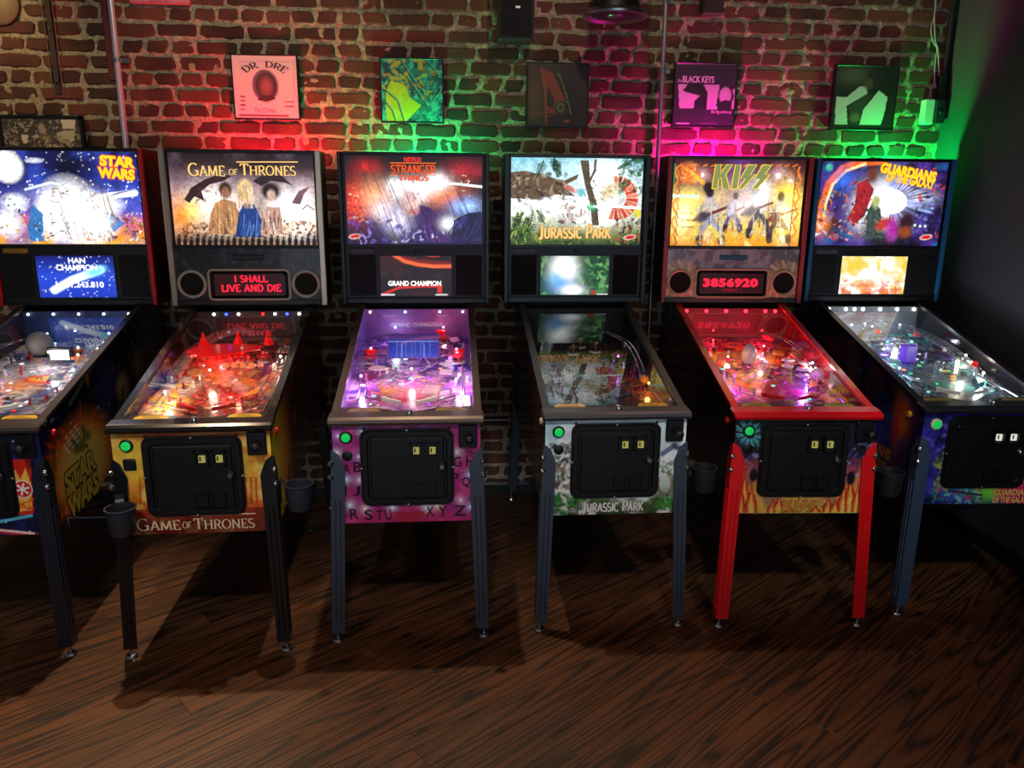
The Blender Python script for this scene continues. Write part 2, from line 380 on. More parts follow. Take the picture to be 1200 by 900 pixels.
# ------------------------------------------------------------------ lettering
def arc(cx, cy, rx, ry, a0, a1, n=9):
    return [(cx+rx*math.cos(math.radians(a0+(a1-a0)*i/n)), cy+ry*math.sin(math.radians(a0+(a1-a0)*i/n))) for i in range(n+1)]
SERIF = {
 'A': (.78, [[(.08, 0), (.40, 1)], [(.40, 1), (.70, 0)], [(.2, .34), (.58, .34)]]),
 'B': (.66, [[(.14, 0), (.14, 1)], [(.14, 1), (.36, 1)]+arc(.36, .76, .22, .24, 90, -90)+[(.14, .52)], [(.36, .52)]+arc(.36, .26, .26, .26, 90, -90)+[(.14, 0)]]),
 'C': (.74, [arc(.42, .5, .36, .5, 48, 312, 14)]),
 'D': (.78, [[(.14, 0), (.14, 1)], [(.14, 1), (.3, 1)]+arc(.3, .5, .4, .5, 90, -90, 12)+[(.14, 0)]]),
 'E': (.62, [[(.14, 0), (.14, 1)], [(.14, 1), (.56, 1), (.56, .84)], [(.14, .52), (.46, .52)], [(.14, 0), (.58, 0), (.58, .18)]]),
 'F': (.60, [[(.14, 0), (.14, 1)], [(.14, 1), (.56, 1), (.56, .84)], [(.14, .52), (.46, .52)]]),
 'G': (.82, [arc(.44, .5, .38, .5, 48, 318, 14), [(.72, .06), (.72, .42)], [(.52, .42), (.80, .42)]]),
 'H': (.82, [[(.14, 0), (.14, 1)], [(.68, 0), (.68, 1)], [(.14, .52), (.68, .52)]]),
 'I': (.32, [[(.16, 0), (.16, 1)]]),
 'J': (.46, [[(.3, 1), (.3, .2)]+arc(.16, .14, .14, .2, 0, -150, 6)]),
 'K': (.76, [[(.14, 0), (.14, 1)], [(.64, 1), (.18, .45)], [(.3, .58), (.70, 0)]]),
 'L': (.60, [[(.14, 0), (.14, 1)], [(.14, 0), (.56, 0), (.56, .2)]]),
 'M': (.98, [[(.12, 0), (.16, 1)], [(.16, 1), (.48, .05)], [(.48, .05), (.80, 1)], [(.80, 1), (.86, 0)]]),
 'N': (.82, [[(.14, 0), (.14, 1)], [(.14, 1), (.68, 0)], [(.68, 0), (.68, 1)]]),
 'O': (.84, [arc(.42, .5, .36, .5, 0, 360, 20)]),
 'P': (.64, [[(.14, 0), (.14, 1)], [(.14, 1), (.34, 1)]+arc(.34, .73, .26, .27, 90, -90)+[(.14, .46)]]),
 'R': (.72, [[(.14, 0), (.14, 1)], [(.14, 1), (.34, 1)]+arc(.34, .75, .25, .25, 90, -90)+[(.14, .5)], [(.34, .5), (.66, 0)]]),
 'S': (.60, [arc(.3, .75, .22, .25, 35, 270, 9)+arc(.3, .25, .24, .25, 90, -150, 9)[1:]]),
 'T': (.74, [[(.37, 0), (.37, 1)], [(.05, .82), (.05, 1), (.69, 1), (.69, .82)]]),
 'U': (.80, [[(.14, 1), (.14, .3)]+arc(.40, .3, .26, .3, 180, 360, 9)+[(.66, 1)]]),
 'V': (.76, [[(.06, 1), (.38, 0)], [(.38, 0), (.70, 1)]]),
 'W': (1.05, [[(.06, 1), (.3, 0)], [(.3, 0), (.52, 1)], [(.52, 1), (.76, 0)], [(.76, 0), (.99, 1)]]),
 'X': (.74, [[(.08, 1), (.66, 0)], [(.66, 1), (.08, 0)]]),
 'Y': (.74, [[(.06, 1), (.37, .45)], [(.68, 1), (.37, .45)], [(.37, .45), (.37, 0)]]),
 'Z': (.68, [[(.08, 1), (.60, 1), (.08, 0), (.60, 0)]]),
 '.': (.24, [[(.12, 0), (.12, .06)]]), ' ': (.4, []), '-': (.4, [[(.05, .45), (.35, .45)]]),
}
def stroke_text(s, thick=.15, thin=.075, serif=.09, small=None, track=0.04):
    """letters drawn as strokes; small = scale of all letters but the first of each word"""
    V, Fc = [], []; x = 0.0; first = True
    for ch in s:
        wd, strokes = SERIF[ch]; k = 1.0 if (first or not small) else small
        if ch == ' ': first = True
        else: first = False
        for st in strokes:
            pts = [Vector((x+p[0]*k, p[1]*k)) for p in st]
            L, R = [], []
            for i, p in enumerate(pts):
                t = (pts[min(i+1, len(pts)-1)]-pts[max(i-1, 0)])
                if t.length < 1e-9: t = Vector((1, 0))
                t.normalize(); n = Vector((-t.y, t.x)); wv = (thin+(thick-thin)*abs(t.y))*k/2
                L.append(p+n*wv); R.append(p-n*wv)
            b = len(V); m = len(pts)
            V += [tuple(q) for q in L]+[tuple(q) for q in R]
            Fc += [(b+i, b+m+i, b+m+i+1, b+i+1) for i in range(m-1)]
            if serif > 0 and ch not in 'EFLTZ.-' or (serif > 0 and ch in 'EFLT' and st is strokes[0]):
                for p in (pts[0], pts[-1]):
                    if min(abs(p.y), abs(p.y-k)) < 0.02 and ch not in 'OCGSDB' or (ch in 'DB' and st is strokes[0]):
                        yy = 0 if p.y < k/2 else k; h = thin*.8*k*(1 if yy == 0 else -1)
                        b = len(V); V += [(p.x-serif*k-.03, yy), (p.x+serif*k+.03, yy), (p.x+serif*k+.03, yy+h), (p.x-serif*k-.03, yy+h)]; Fc.append((b, b+1, b+2, b+3))
        x += (wd+track)*k
    return np.array(V), Fc
_fc = {}
def font_text(s, offset=0.0, spacing=1.0):
    key = (s, offset, spacing)
    if key not in _fc:
        c = bpy.data.curves.new('t', 'FONT'); c.body = s; c.offset = offset; c.resolution_u = 3; c.space_character = spacing
        o = bpy.data.objects.new('t', c); m = o.to_mesh()
        V = np.array([(v.co.x, v.co.y) for v in m.vertices]); Fc = [tuple(p.vertices) for p in m.polygons]
        o.to_mesh_clear(); bpy.data.objects.remove(o); bpy.data.curves.remove(c); _fc[key] = (V, Fc)
    V, Fc = _fc[key]; return V.copy(), Fc
def letters(face, s, box, m, parent, name='lettering', style='sans', bold=0.0, rot=0.0, outline=None, omat=None, off=0.0022, slant=0.0, small=None, warp=None, spacing=1.0, serif=.09, px=True, thick=.15, thin=.075, thickness=0.0):
    """lettering fitted into a box of the face; an outline is a second, wider layer beneath"""
    if px:
        x0, y0, x1, y1 = box; xm, ym = (x0+x1)/2, (y0+y1)/2
        a = face.at(x0, ym); b = face.at(x1, ym); c = face.at(xm, y0); d = face.at(xm, y1); cc = face.at(xm, ym)
        W = math.hypot(b[0]-a[0], b[1]-a[1]); H = math.hypot(c[0]-d[0], c[1]-d[1])
    else:
        cc = ((box[0]+box[2])/2, (box[1]+box[3])/2); W = box[2]-box[0]; H = box[3]-box[1]
    def get(extra):
        if style == 'sans': return font_text(s, bold+extra, spacing)
        return stroke_text(s, thick+2*extra, thin+2*extra, serif+extra*.6, small)
    V0, F0 = get(0.0); mn, mx_ = V0.min(0), V0.max(0)
    def lay(V, Fc, mm, nm, o_):
        q = (V-mn)/(mx_-mn)-.5
        if warp is not None: q = np.array([warp(a, b) for a, b in q])
        X, Y = q[:, 0]*W+slant*q[:, 1]*H, q[:, 1]*H
        t = math.radians(rot); X, Y = X*math.cos(t)-Y*math.sin(t), X*math.sin(t)+Y*math.cos(t)
        mb = MB(); mb.add([face.P(cc[0]+a, cc[1]+b, o_) for a, b in zip(X, Y)], Fc)
        return mb.build(nm, mm, parent)
    if outline: lay(*get(outline), omat, name+'_outline', off-0.0007)
    return lay(V0, F0, m, name, off)

# ------------------------------------------------------------------ the room
M_brick, M_mortar, M_plank = brick_material(), mortar_material(), plank_material()
M_darkwall = mat('dark_grey_painted_wall', (66, 68, 72), 0.75, noise=0.25, nscale=9, bump=0.15)
M_ceil = mat('dark_ceiling_paint', (36, 34, 34), 0.9, noise=0.3, nscale=5)
M_black = mat('black_paint', (13, 13, 15), 0.45)
XR = 2.61; XL = -3.6; ZT = 3.1
# floor: slab with planks
fl = MB().box(((XL+XR)/2-0.2, 1.0, -0.03), (XR-XL+0.4, 6.6, 0.02)).build('floor', mat('floor_gap_dark', (14, 10, 8), 0.8)); tag(fl, kind='structure')
dU = Vector((math.cos(PLANK_A), math.sin(PLANK_A), 0)); dV = Vector((-math.sin(PLANK_A), math.cos(PLANK_A), 0))
PW = 0.125
pm = MB().bbox((0, 0, -0.0095), (1.0, PW-0.0008, 0.019), 0.0006, axis=0).mesh('plank', M_plank)
def clip_ok(c, L):
    pts = [c+dU*(L*t) for t in (-.5, -.25, 0, .25, .5)]
    return any(-2.7 < p.x < XR+0.3 and 1.55 < p.y < WALL_Y+0.1 for p in pts)
q = random.Random(3); rest = MB(); cnt = 0
for k in range(-34, 36):
    u = -6.0+q.uniform(0, 1.2)
    while u < 6:
        L = q.uniform(1.3, 2.4); c = Vector((0, 2.6, 0))+dV*(k*PW)+dU*(u+L/2)
        ends = [c-dU*L/2, c+dU*L/2]
        if clip_ok(c, L) and max(e.y for e in ends) < WALL_Y+1.6 and max(e.x for e in ends) < XR+2.2:
            # trim at the back and side walls
            a, b = -L/2, L/2
            for lim, comp, dd in ((WALL_Y+0.03, c.y, dU.y), (XR+0.02, c.x, dU.x)):
                if dd > 0: b = min(b, (lim-comp)/dd)
            if b-a > 0.05:
                o = bpy.data.objects.new('plank', pm); COL.objects.link(o); o.parent = fl
                o.location = c+dU*((a+b)/2); o.rotation_euler = (0, 0, PLANK_A); o.scale = (b-a-0.0008, 1, 1); cnt += 1
        elif -3.8 < c.x < XR+1 and -2.4 < c.y < WALL_Y:
            rr = Matrix.Rotation(PLANK_A, 3, 'Z')
            if max(e.x for e in ends) < XR and max(e.y for e in ends) < WALL_Y: rest.box(c+Vector((0, 0, -0.0095)), (L-0.0016, PW-0.0016, 0.019), rr)
        u += L
ro = rest.build('plank', M_plank, fl); tag(ro, kind='stuff')

# back wall: mortar body with bricks set proud of it
PITCHZ = 0.0748; Z0 = 1.9685-26*PITCHZ
nx, nz = 480, 240
X, Z = np.meshgrid(np.linspace(XL, XR, nx+1), np.linspace(0, ZT, nz+1))
jit = rng.normal(0, 1.0, X.shape)
for _ in range(2): jit = (jit*2+np.roll(jit, 1, 0)+np.roll(jit, -1, 0)+np.roll(jit, 1, 1)+np.roll(jit, -1, 1))/6
jit *= 0.0026/jit.std()
V = [(float(a), WALL_Y-0.0006-float(np.clip(j, -0.006, 0.0075)), float(b)) for a, b, j in zip(X.ravel(), Z.ravel(), jit.ravel())]
mb = MB(); mb.v = V; mb.f = [(j*(nx+1)+i, j*(nx+1)+i+1, (j+1)*(nx+1)+i+1, (j+1)*(nx+1)+i) for j in range(nz) for i in range(nx)]
mb.box(((XL+XR)/2, WALL_Y+0.12, ZT/2), (XR-XL, 0.16, ZT))
wb = mb.build('wall_back', M_mortar); wb.data.polygons.foreach_set('use_smooth', [True]*len(wb.data.polygons)); tag(wb, kind='structure')
def brick_mesh(Lb, seed, thin_=0.0):
    r = random.Random(seed); hx, hz = 0.5, (PITCHZ-0.0185)/2; c = 0.011/Lb
    out = [(-hx+c, -hz), (-.1, -hz), (.2, -hz), (hx-c, -hz), (hx, -hz+.011), (hx, hz-.011), (hx-c, hz), (.15, hz), (-.18, hz), (-hx+c, hz), (-hx, hz-.011), (-hx, -hz+.011)]
    out = [(x+r.gauss(0, .004)/Lb, z+r.gauss(0, .0022)) for x, z in out]; n = len(out)
    yf = WALL_Y-0.007+r.uniform(-.002, .002)
    f1 = [(x*0.5*2*(1-.012/Lb), yf, z*.86) for x, z in out]; f2 = [(x, yf+.0045, z) for x, z in out]; f3 = [(x, WALL_Y+.03, z) for x, z in out]
    b = MB(); b.add(f1+f2+f3, [tuple(range(n))]+[(i, n+i, n+(i+1) % n, (i+1) % n) for i in range(n)]+[(n+i, 2*n+i, 2*n+(i+1) % n, n+(i+1) % n) for i in range(n)])
    return b
str_m = [brick_mesh(.2, s) for s in range(8)]; hdr_m = [brick_mesh(.1, 50+s) for s in range(6)]
str_me = [b.mesh('brick', M_brick) for b in str_m]; hdr_me = [b.mesh('brick', M_brick) for b in hdr_m]
q = random.Random(5); cand = []
for row in range(0, 42):
    z = Z0+(row+0.5)*PITCHZ
    if z > ZT-.02: break
    hdr = row % 2 == 1 and q.random() < .75
    x = XL-q.uniform(0, .15)
    while x < XR-0.05:
        isH = q.random() < (.78 if hdr else .12); Lb = (q.uniform(.092, .112) if isH else q.uniform(.185, .212)); J = q.uniform(.013, .022)
        x1 = min(x+Lb, XR-.005)
        if x1-x > .03: cand.append((row, (x+x1)/2, z+q.gauss(0, .0012), x1-x, isH, q.gauss(0, .008)))
        x += Lb+J
def vis_key(c):
    p = Vector((c[1], WALL_Y, c[2]))-CO; d = p.dot(fw); px = 600+F_PX*p.dot(CR)/d; py = 450-F_PX*p.dot(CU)/d
    inside = -25 < px < 1125 and -12 < py < 190
    return inside, c[3]*F_PX/d, px, py
lst = sorted([c for c in cand if vis_key(c)[0]], key=lambda c: -c[3])[:300]; S = set(id(c) for c in lst)
stuff = MB()
for c in cand:
    row, cx, cz, Lb, isH, tilt = c
    k = q.randrange(6)
    if id(c) in S:
        o = bpy.data.objects.new('brick', (hdr_me if isH else str_me)[k]); COL.objects.link(o); o.parent = wb
        o.location = (cx, q.gauss(0, .0015), cz); o.scale = (Lb, 1, 1); o.rotation_euler = (0, tilt, 0)
    else:
        b = (hdr_m if isH else str_m)[k]; dy = q.gauss(0, .0015)
        stuff.add([(v[0]*Lb+cx, v[1]+dy, v[2]+cz) for v in b.v], b.f)
so = stuff.build('brick', M_brick, wb); tag(so, kind='stuff')
bb = MB().prism([(XL, WALL_Y-.022, 0), (XL, WALL_Y-.022, .055), (XL, WALL_Y-.012, .07), (XL, WALL_Y+.01, .07), (XL, WALL_Y+.01, 0)], (XR-XL, 0, 0)).build('baseboard_back', M_black); tag(bb, kind='structure')
wr = MB().box((XR+.06, 0.9, ZT/2), (.12, 6.9, ZT)).build('wall_right', M_darkwall); tag(wr, kind='structure')
br = MB().prism([(XR-.02, -2.4, 0), (XR-.02, -2.4, .06), (XR-.01, -2.4, .075), (XR, -2.4, .075), (XR, -2.4, 0)], (0, WALL_Y-.03+2.4, 0)).build('baseboard_right', M_black); tag(br, kind='structure')
ce = MB().box(((XL+XR)/2-.2, 1.0, ZT+.05), (XR-XL+.4, 6.6, .1)).build('ceiling', M_ceil); tag(ce, kind='structure')

# ------------------------------------------------------------------ pinball machines
M_chrome = mat('chrome', (215, 215, 220), 0.18, 1.0)
M_steel = mat('brushed_steel', (170, 172, 178), 0.32, 1.0)
M_pf_glass = glass_mat('playfield_glass', ior=1.55)
M_clear = glass_mat('clear_ramp_plastic', tint=(.86, .9, .92), ior=1.7, rough=.05, body=.10, bodycol=(.8, .85, .9))
M_mesh = mat('speaker_mesh', (12, 12, 13), 0.85, noise=.8, nscale=420, bump=.8)
M_doorblk = mat('coin_door_black', (10, 10, 11), 0.4, noise=.15, nscale=200)
M_rubber = mat('black_rubber', (26, 27, 31), .5)
M_cab = mat('cabinet_black', (14, 13, 15), .4)
M_slot = emit_mat('lit_coin_slot', (196, 190, 100), .55)
M_btn = mat('green_start_button', (10, 120, 50), .3, emit=(20, 200, 90), es=.75)
M_btnring = mat('button_ring_black', (10, 22, 16), .35)
M_art_lit = art_mat('backlit_print', es=1.0)
M_art = art_mat('printed_decal', rough=.32, coat=.25)
M_art_pf = art_mat('playfield_print', rough=.25, coat=.5)
def E(name, c, s): return emit_mat(name, c, s)
T_white = E('lit_white_print', (255, 252, 245), 1.5); T_gold = E('lit_gold_print', (255, 205, 120), 1.15); T_red = E('lit_red_print', (255, 50, 30), 1.1)
T_yel = E('lit_yellow_print', (255, 220, 40), 1.15); T_org = E('lit_orange_print', (255, 120, 20), 1.1); T_dark = E('lit_dark_print', (70, 25, 8), .6)
T_dmd = E('red_dot_display_light', (255, 25, 55), 1.8); T_dmdbg = E('red_display_glow', (120, 0, 14), .12); T_black = mat('black_print', (8, 8, 8), .5)
P_white = mat('white_print', (238, 236, 228), .4); P_gold = mat('cream_print', (240, 214, 170), .4); P_yel = mat('yellow_print', (226, 196, 60), .4)
P_red = mat('red_print', (214, 36, 30), .4); P_blk = mat('black_ink', (16, 12, 18), .45); P_org = mat('orange_print', (232, 120, 40), .4); P_grn = mat('green_outline_print', (90, 140, 40), .4); P_brown = mat('dark_brown_print', (56, 22, 12), .4)

GL0, GL1 = Vector((0, .03, .889)), Vector((0, 1.05, 1.148))
def PF(u, v, h=0.0):
    """point over the playfield: u across in metres, v 0..1 front to back, h above it"""
    return Vector((u, .055+v*.985, .866+v*.128+h))

def leg(root, sx, sy, m, zt):
    """corner leg: folded steel with pointed top, ribs, bolts and a levelling foot"""
    y0 = 0.0 if sy < 0 else 1.31
    top = Vector((sx*.279, y0+sy*.006, zt)); bot = Vector((sx*.302, y0+sy*.040, .042)); w0, w1, t = .052, .048, .004
    def ring(c, wv, dz):
        pts = [(0, 0, 0), (wv, 0, dz), (wv, t, dz), (t, t, 0), (t, wv, dz), (0, wv, dz)]
        return [c+Vector((-sx*a, -sy*b, dd)) for a, b, dd in pts]
    mid = top.lerp(bot, .22)
    R = [ring(top, w0*.55, -.02), ring(top.lerp(bot, .10), w0, 0), ring(mid, w1+.003, 0), ring(bot, w1, 0)]
    mb = MB(); vs_ = [p for r_ in R for p in r_]; n = 6
    fs = [tuple(range(n-1, -1, -1)), tuple(3*n+i for i in range(n))]+[(a*n+i, a*n+(i+1) % n, (a+1)*n+(i+1) % n, (a+1)*n+i) for a in range(3) for i in range(n)]
    mb.add(vs_, fs)
    for dx in (.016, .034):
        a, b = top.lerp(bot, .26), top.lerp(bot, .95)
        mb.tube([a+Vector((-sx*dx, sy*.0005, 0)), b+Vector((-sx*dx, sy*.0005, 0))], .0036, 6)
        mb.tube([a+Vector((sx*.0005, -sy*dx, 0)), b+Vector((sx*.0005, -sy*dx, 0))], .0036, 6)
    o = mb.build('leg', m, root)
    f = MB().lathe([(.006, 0), (.006, .045)], 10, bot+Vector((-sx*.018, -sy*.018, -.036))).lathe([(.020, 0), (.023, .004), (.018, .012), (.007, .015)], 16, (bot.x-sx*.018, bot.y-sy*.018, 0)).build('foot_leveler', M_steel, o, True)
    for dz in (.052, .105):
        p = top.lerp(bot, dz/(zt-.042)); d = Vector((sx*.7, sy*.7, 0))
        MB().lathe([(.011, -.006), (.011, .002), (.0105, .006), (.006, .010), (.001, .0105)], 12, p+d*.001, d).build('bolt', M_chrome, o, True)
    return o

def cup_holder(root, c, br, m):
    c = Vector(c); r = .049
    MBx = MB().lathe([(r*.80, 0), (r*.84, .004), (r, .092), (r*1.07, .094), (r*1.07, .098), (r*.95, .098), (r*.78, .008), (r*.1, .007)], 24, c)
    o = MBx.build('cup_holder', m, root, True)
    p = Vector(br); h = (p-c); h.z = 0; h.normalize(); e = c+h*r*.96
    P = [e+Vector((0, 0, .03)), e+Vector((0, 0, .085)), e+h*.014+Vector((0, 0, .105)), (p.x, p.y, c.z+.115), (p.x, p.y, c.z+.02)]
    side = Vector((-h.y, h.x, 0))*.014; V = []
    for q_ in P: V += [Vector(q_)-side, Vector(q_)+side]
    MB().add(V, [(2*i, 2*i+1, 2*i+3, 2*i+2) for i in range(4)]).build('bracket', mat('dark_bracket', (60, 62, 68), .4, .6), o)
    return o

def coin_door(root, x, z, w, h, slot_mat):
    """black rounded frame, hinged door, coin slots, returns, lock and bolts; at the front panel plane y = 0"""
    def rr(cx, cz, w_, h_, r, y, n=5):
        pts = []
        for (sx, sz, a0) in ((1, -1, -90), (1, 1, 0), (-1, 1, 90), (-1, -1, 180)):
            for i in range(n+1):
                a = math.radians(a0+90*i/n); pts.append(Vector((cx+sx*(w_/2-r)+r*math.cos(a), y, cz+sz*(h_/2-r)+r*math.sin(a))))
        return pts
    o = MB().prism(rr(x, z, w, h, .035, -.006), (0, .012, 0)).build('coin_door', M_doorblk, root)
    a, b, c, d = rr(x, z, w-.012, h-.012, .032, -.006), rr(x, z, w-.02, h-.02, .03, -.013), rr(x, z, w-.05, h-.05, .024, -.013), rr(x, z, w-.058, h-.058, .022, -.006)
    n = len(a); mb = MB().add(a+b+c+d, [(k*n+i, k*n+(i+1) % n, (k+1)*n+(i+1) % n, (k+1)*n+i) for k in range(3) for i in range(n)]); mb.build('door_frame', M_doorblk, o, True)
    MB().bbox((x, -.008, z), (w-.075, .01, h-.072), .003, axis=1).build('door_leaf', M_doorblk, o)
    for dx in (.032, .092):
        s = MB(); cx, cz = x+dx, z+.07
        for ddx, ddz, ww, hh in ((-.022, 0, .008, .058), (.022, 0, .008, .058), (0, .025, .052, .008), (0, -.025, .052, .008)): s.box((cx+ddx, -.018, cz+ddz), (ww, .014, hh))
        so_ = s.build('coin_slot', M_doorblk, o)
        MB().box((cx+.002, -.016, cz-.002), (.022, .006, .026)).build('lit_slot', slot_mat, so_)
        MB().box((cx-.003, -.0195, cz), (.005, .002, .016)).build('slot_mark', T_black, so_)
        s = MB(); cz = z-.083
        for ddx, ddz, ww, hh in ((-.022, 0, .007, .05), (.022, 0, .007, .05), (0, .022, .05, .007), (0, -.022, .05, .007)): s.box((cx+ddx-.012, -.017, cz+ddz), (ww, .014, hh))
        s.box((cx-.012, -.0135, cz), (.04, .004, .04)); s.build('coin_return', M_doorblk, o)
    lk = MB().lathe([(.017, 0), (.017, .006), (.014, .009), (.001, .009)], 16, (x+.128, -.013, z+.005), (0, -1, 0)).build('lock_ring', M_doorblk, o, True)
    MB().lathe([(.010, 0), (.010, .008), (.008, .010), (.001, .010)], 14, (x+.128, -.019, z+.005), (0, -1, 0)).build('lock', M_chrome, lk, True)
    for bx, bz in ((-.45, .5), (.45, .5), (0, .485), (0, -.485), (-.488, 0), (.488, 0)):
        MB().lathe([(.0055, 0), (.0045, .004), (.001, .005)], 10, (x+bx*w, -.012 if abs(bz) != .5 else -.002, z+bz*h), (0, -1, 0)).build('bolt', M_steel if abs(bz) != .5 else M_black, o, True)
    return o

def ramp_mesh(path, wd=.048, wall=.022):
    P = [Vector(p) for p in path]; V = []; Fs = []
    for i, p in enumerate(P):
        t = (P[min(i+1, len(P)-1)]-P[max(i-1, 0)]); t.z = 0; t = t.normalized() if t.length > 1e-6 else Vector((0, 1, 0)); s = Vector((t.y, -t.x, 0))
        V += [p-s*wd/2+Vector((0, 0, wall)), p-s*wd/2, p+s*wd/2, p+s*wd/2+Vector((0, 0, wall))]
    for i in range(len(P)-1):
        for k in range(3): Fs.append((i*4+k, i*4+k+1, i*4+5+k, i*4+4+k))
    return MB().add(V, Fs)
def curve(pts, n=8):
    P = [Vector(p) for p in pts]; out = []
    for i in range(len(P)-1):
        p0, p1, p2, p3 = P[max(i-1, 0)], P[i], P[i+1], P[min(i+2, len(P)-1)]
        for k in range(n):
            t = k/n; out.append(.5*((2*p1)+(p2-p0)*t+(2*p0-5*p1+4*p2-p3)*t*t+(3*p1-p0-3*p2+p3)*t**3))
    out.append(P[-1]); return out

def playfield(root, cfg, M):
    q = random.Random(cfg['seed'])
    pal = cfg['pf_pal']
    f = Face(M, PF(-.252, 0), PF(.252, 0), PF(-.252, 1))
    A = Art(f, 110, 214, px=False)
    A.fill(cfg['pf_base']); A.cloud(.16, pal[0], .45, .62, cfg['seed']); A.cloud(.12, pal[1], .5, .64, cfg['seed']+1); A.cloud(.10, pal[2], .55, .66, cfg['seed']+2)
    A.dabs((0.02, .12, .48, .97), 150, pal, (.006, .024), cfg['seed']+3, asp=2.6)
    for i in range(9):
        x, y = q.uniform(.05, .45), q.uniform(.15, .8)
        A.line([(x, y), (x+q.uniform(-.1, .1), y+q.uniform(.05, .16)), (x+q.uniform(-.16, .16), y+q.uniform(.1, .3))], q.uniform(.004, .01), q.choice(pal))
    for i in range(10):
        x, y = q.uniform(.05, .45), q.uniform(.2, .9); A.ell(x, y, .02, .02, q.choice(pal), .1); A.ell(x, y, .013, .013, (20, 16, 22), .15)
    if cfg.get('pf_fn'): cfg['pf_fn'](A)
    A.dabs((0.02, .12, .48, .97), 170, pal+[(20, 16, 20), (235, 230, 225)], (.004, .012), cfg['seed']+13, asp=3)
    for i in range(26):
        x, y, r_ = q.uniform(.04, .46), q.uniform(.14, .9), q.uniform(.008, .03); A.line([(x+r_*math.cos(t), y+r_*math.sin(t)) for t in np.linspace(0, q.uniform(2, 6.3), 9)], .003, q.choice(pal+[(240, 235, 225), (16, 12, 16)]))
    A.tex(.02, .4, cfg['seed'])
    pf = A.build('playfield', M_art_pf, root, 0.0)
    MB().prism([PF(-.252, 0, -.012), PF(.252, 0, -.012), PF(.252, 1, -.012), PF(-.252, 1, -.012)], (0, 0, .011)).build('playfield_board', M_cab, root)
    # apron with instruction cards
    a0, a1 = PF(-.252, 0, .014), PF(.252, 0, .014)
    MB().prism([(-.252, .052, .880), (.252, .052, .880), (.252, .135, .896), (.11, .125, .894), (.05, .10, .889), (-.05, .10, .889), (-.11, .125, .894), (-.252, .135, .896)], (0, 0, .003)).build('apron', cfg['apron'], root)
    cm = cfg['card']
    for sx in (-1, 1):
        c0 = Vector((sx*.165, .093, .8915)); ca = MB()
        pts = [(-.062, -.026), (.062, -.026), (.060, .012), (.046, .027), (-.046, .027), (-.060, .012)]
        ca.prism([c0+Vector((x, y*.95, y*.193)) for x, y in pts], (0, 0, .0012)); ck = ca.build('instruction_card', cm, root)
        for ln in range(4):
            y = .016-ln*.011; MB().box(c0+Vector((q.uniform(-.006, .006), y*.95, y*.193+.0016)), (.07+q.uniform(-.03, .02), .003, .0006)).build('card_line', mat('card_ink', (70, 50, 10), .6), ck)
    # flippers and slingshots
    fm = cfg['flip']
    for sx in (-1, 1):
        p, e = PF(sx*.098, .155, .016), PF(sx*.034, .118, .016); n_ = Vector(((e-p).y, -(e-p).x, 0)).normalized()
        mb = MB(); mb.prism([p+n_*.011, p-n_*.011, e-n_*.006, e+n_*.006], (0, 0, .014)); mb.lathe([(.011, 0), (.011, .017), (.006, .019)], 12, p); mb.lathe([(.006, 0), (.006, .014)], 10, e)
        mb.build('flipper', fm, root)
        s = [PF(sx*.115, .225), PF(sx*.165, .255), PF(sx*.165, .345)]
        so_ = MB().prism([x+Vector((0, 0, .024)) for x in s], (0, 0, .003)).build('slingshot', cfg['plastic'], root)
        for x in s: MB().lathe([(.006, 0), (.004, .012), (.006, .024)], 8, x).build('post', cfg['post'], so_)
        MB().tube([PF(sx*.205, .19, .01), PF(sx*.205, .32, .01)], .003, 6).build('lane_guide', M_steel, root)
        MB().tube([PF(sx*.105, .16, .012), PF(sx*.18, .215, .012), PF(sx*.183, .30, .012)], .003, 6).build('lane_guide', M_steel, root)
    # lit inserts
    for i in range(cfg.get('n_ins', 22)):
        t = q.random(); u, v = q.uniform(-.17, .17), .16+.55*t; c = q.choice(cfg['ins'])
        p = PF(u, v, .0012); r = q.uniform(.006, .011)
        if q.random() < .35:
            mb = MB().prism([p+Vector((-r, -r, -r*.1)), p+Vector((r, -r, -r*.1)), p+Vector((0, r*1.6, r*.2))], (0, 0, .001))
        else: mb = MB().lathe([(r, 0), (r*.9, .0012)], 14, p)
        mb.build('insert_light', E('insert_%d_%d_%d' % c, c, cfg.get('ins_s', 1.6)), root)
    # pop bumpers
    for (u, v) in cfg.get('bumpers', ((-.05, .70), (.06, .73), (.0, .80))):
        o_ = MB().lathe([(.016, 0), (.014, .03), (.022, .031), (.030, .034), (.026, .042), (.006, .046)], 18, PF(u, v)).build('pop_bumper', cfg['bump'], root, True)
        MB().lathe([(.026, .006), (.029, .010), (.026, .014)], 18, PF(u, v)).build('bumper_skirt', P_white, o_, True)
        MB().sphere(PF(u, v, .05), .006, 6).build('bumper_lamp', E('bumper_lamp_%d_%d_%d' % cfg['ins'][0], cfg['ins'][0], 3.0), o_)
    # posts, targets
    for i in range(16):
        u, v = q.choice((-1, 1))*q.uniform(.06, .235), q.uniform(.36, .92)
        MB().lathe([(.007, 0), (.0045, .008), (.0045, .018), (.007, .022), (.003, .026)], 8, PF(u, v)).build('post', q.choice((cfg['post'], P_white)), root)
    for i in range(cfg.get('n_tgt', 7)):
        sx = q.choice((-1, 1)); u, v = sx*q.uniform(.14, .2), q.uniform(.42, .78)
        MB().box(PF(u, v, .018), (.024, .005, .03), Matrix.Rotation(sx*q.uniform(.3, 1.1), 3, 'Z')).build('target', mat('target_%d_%d_%d' % pal[i % len(pal)], pal[i % len(pal)], .35), root)
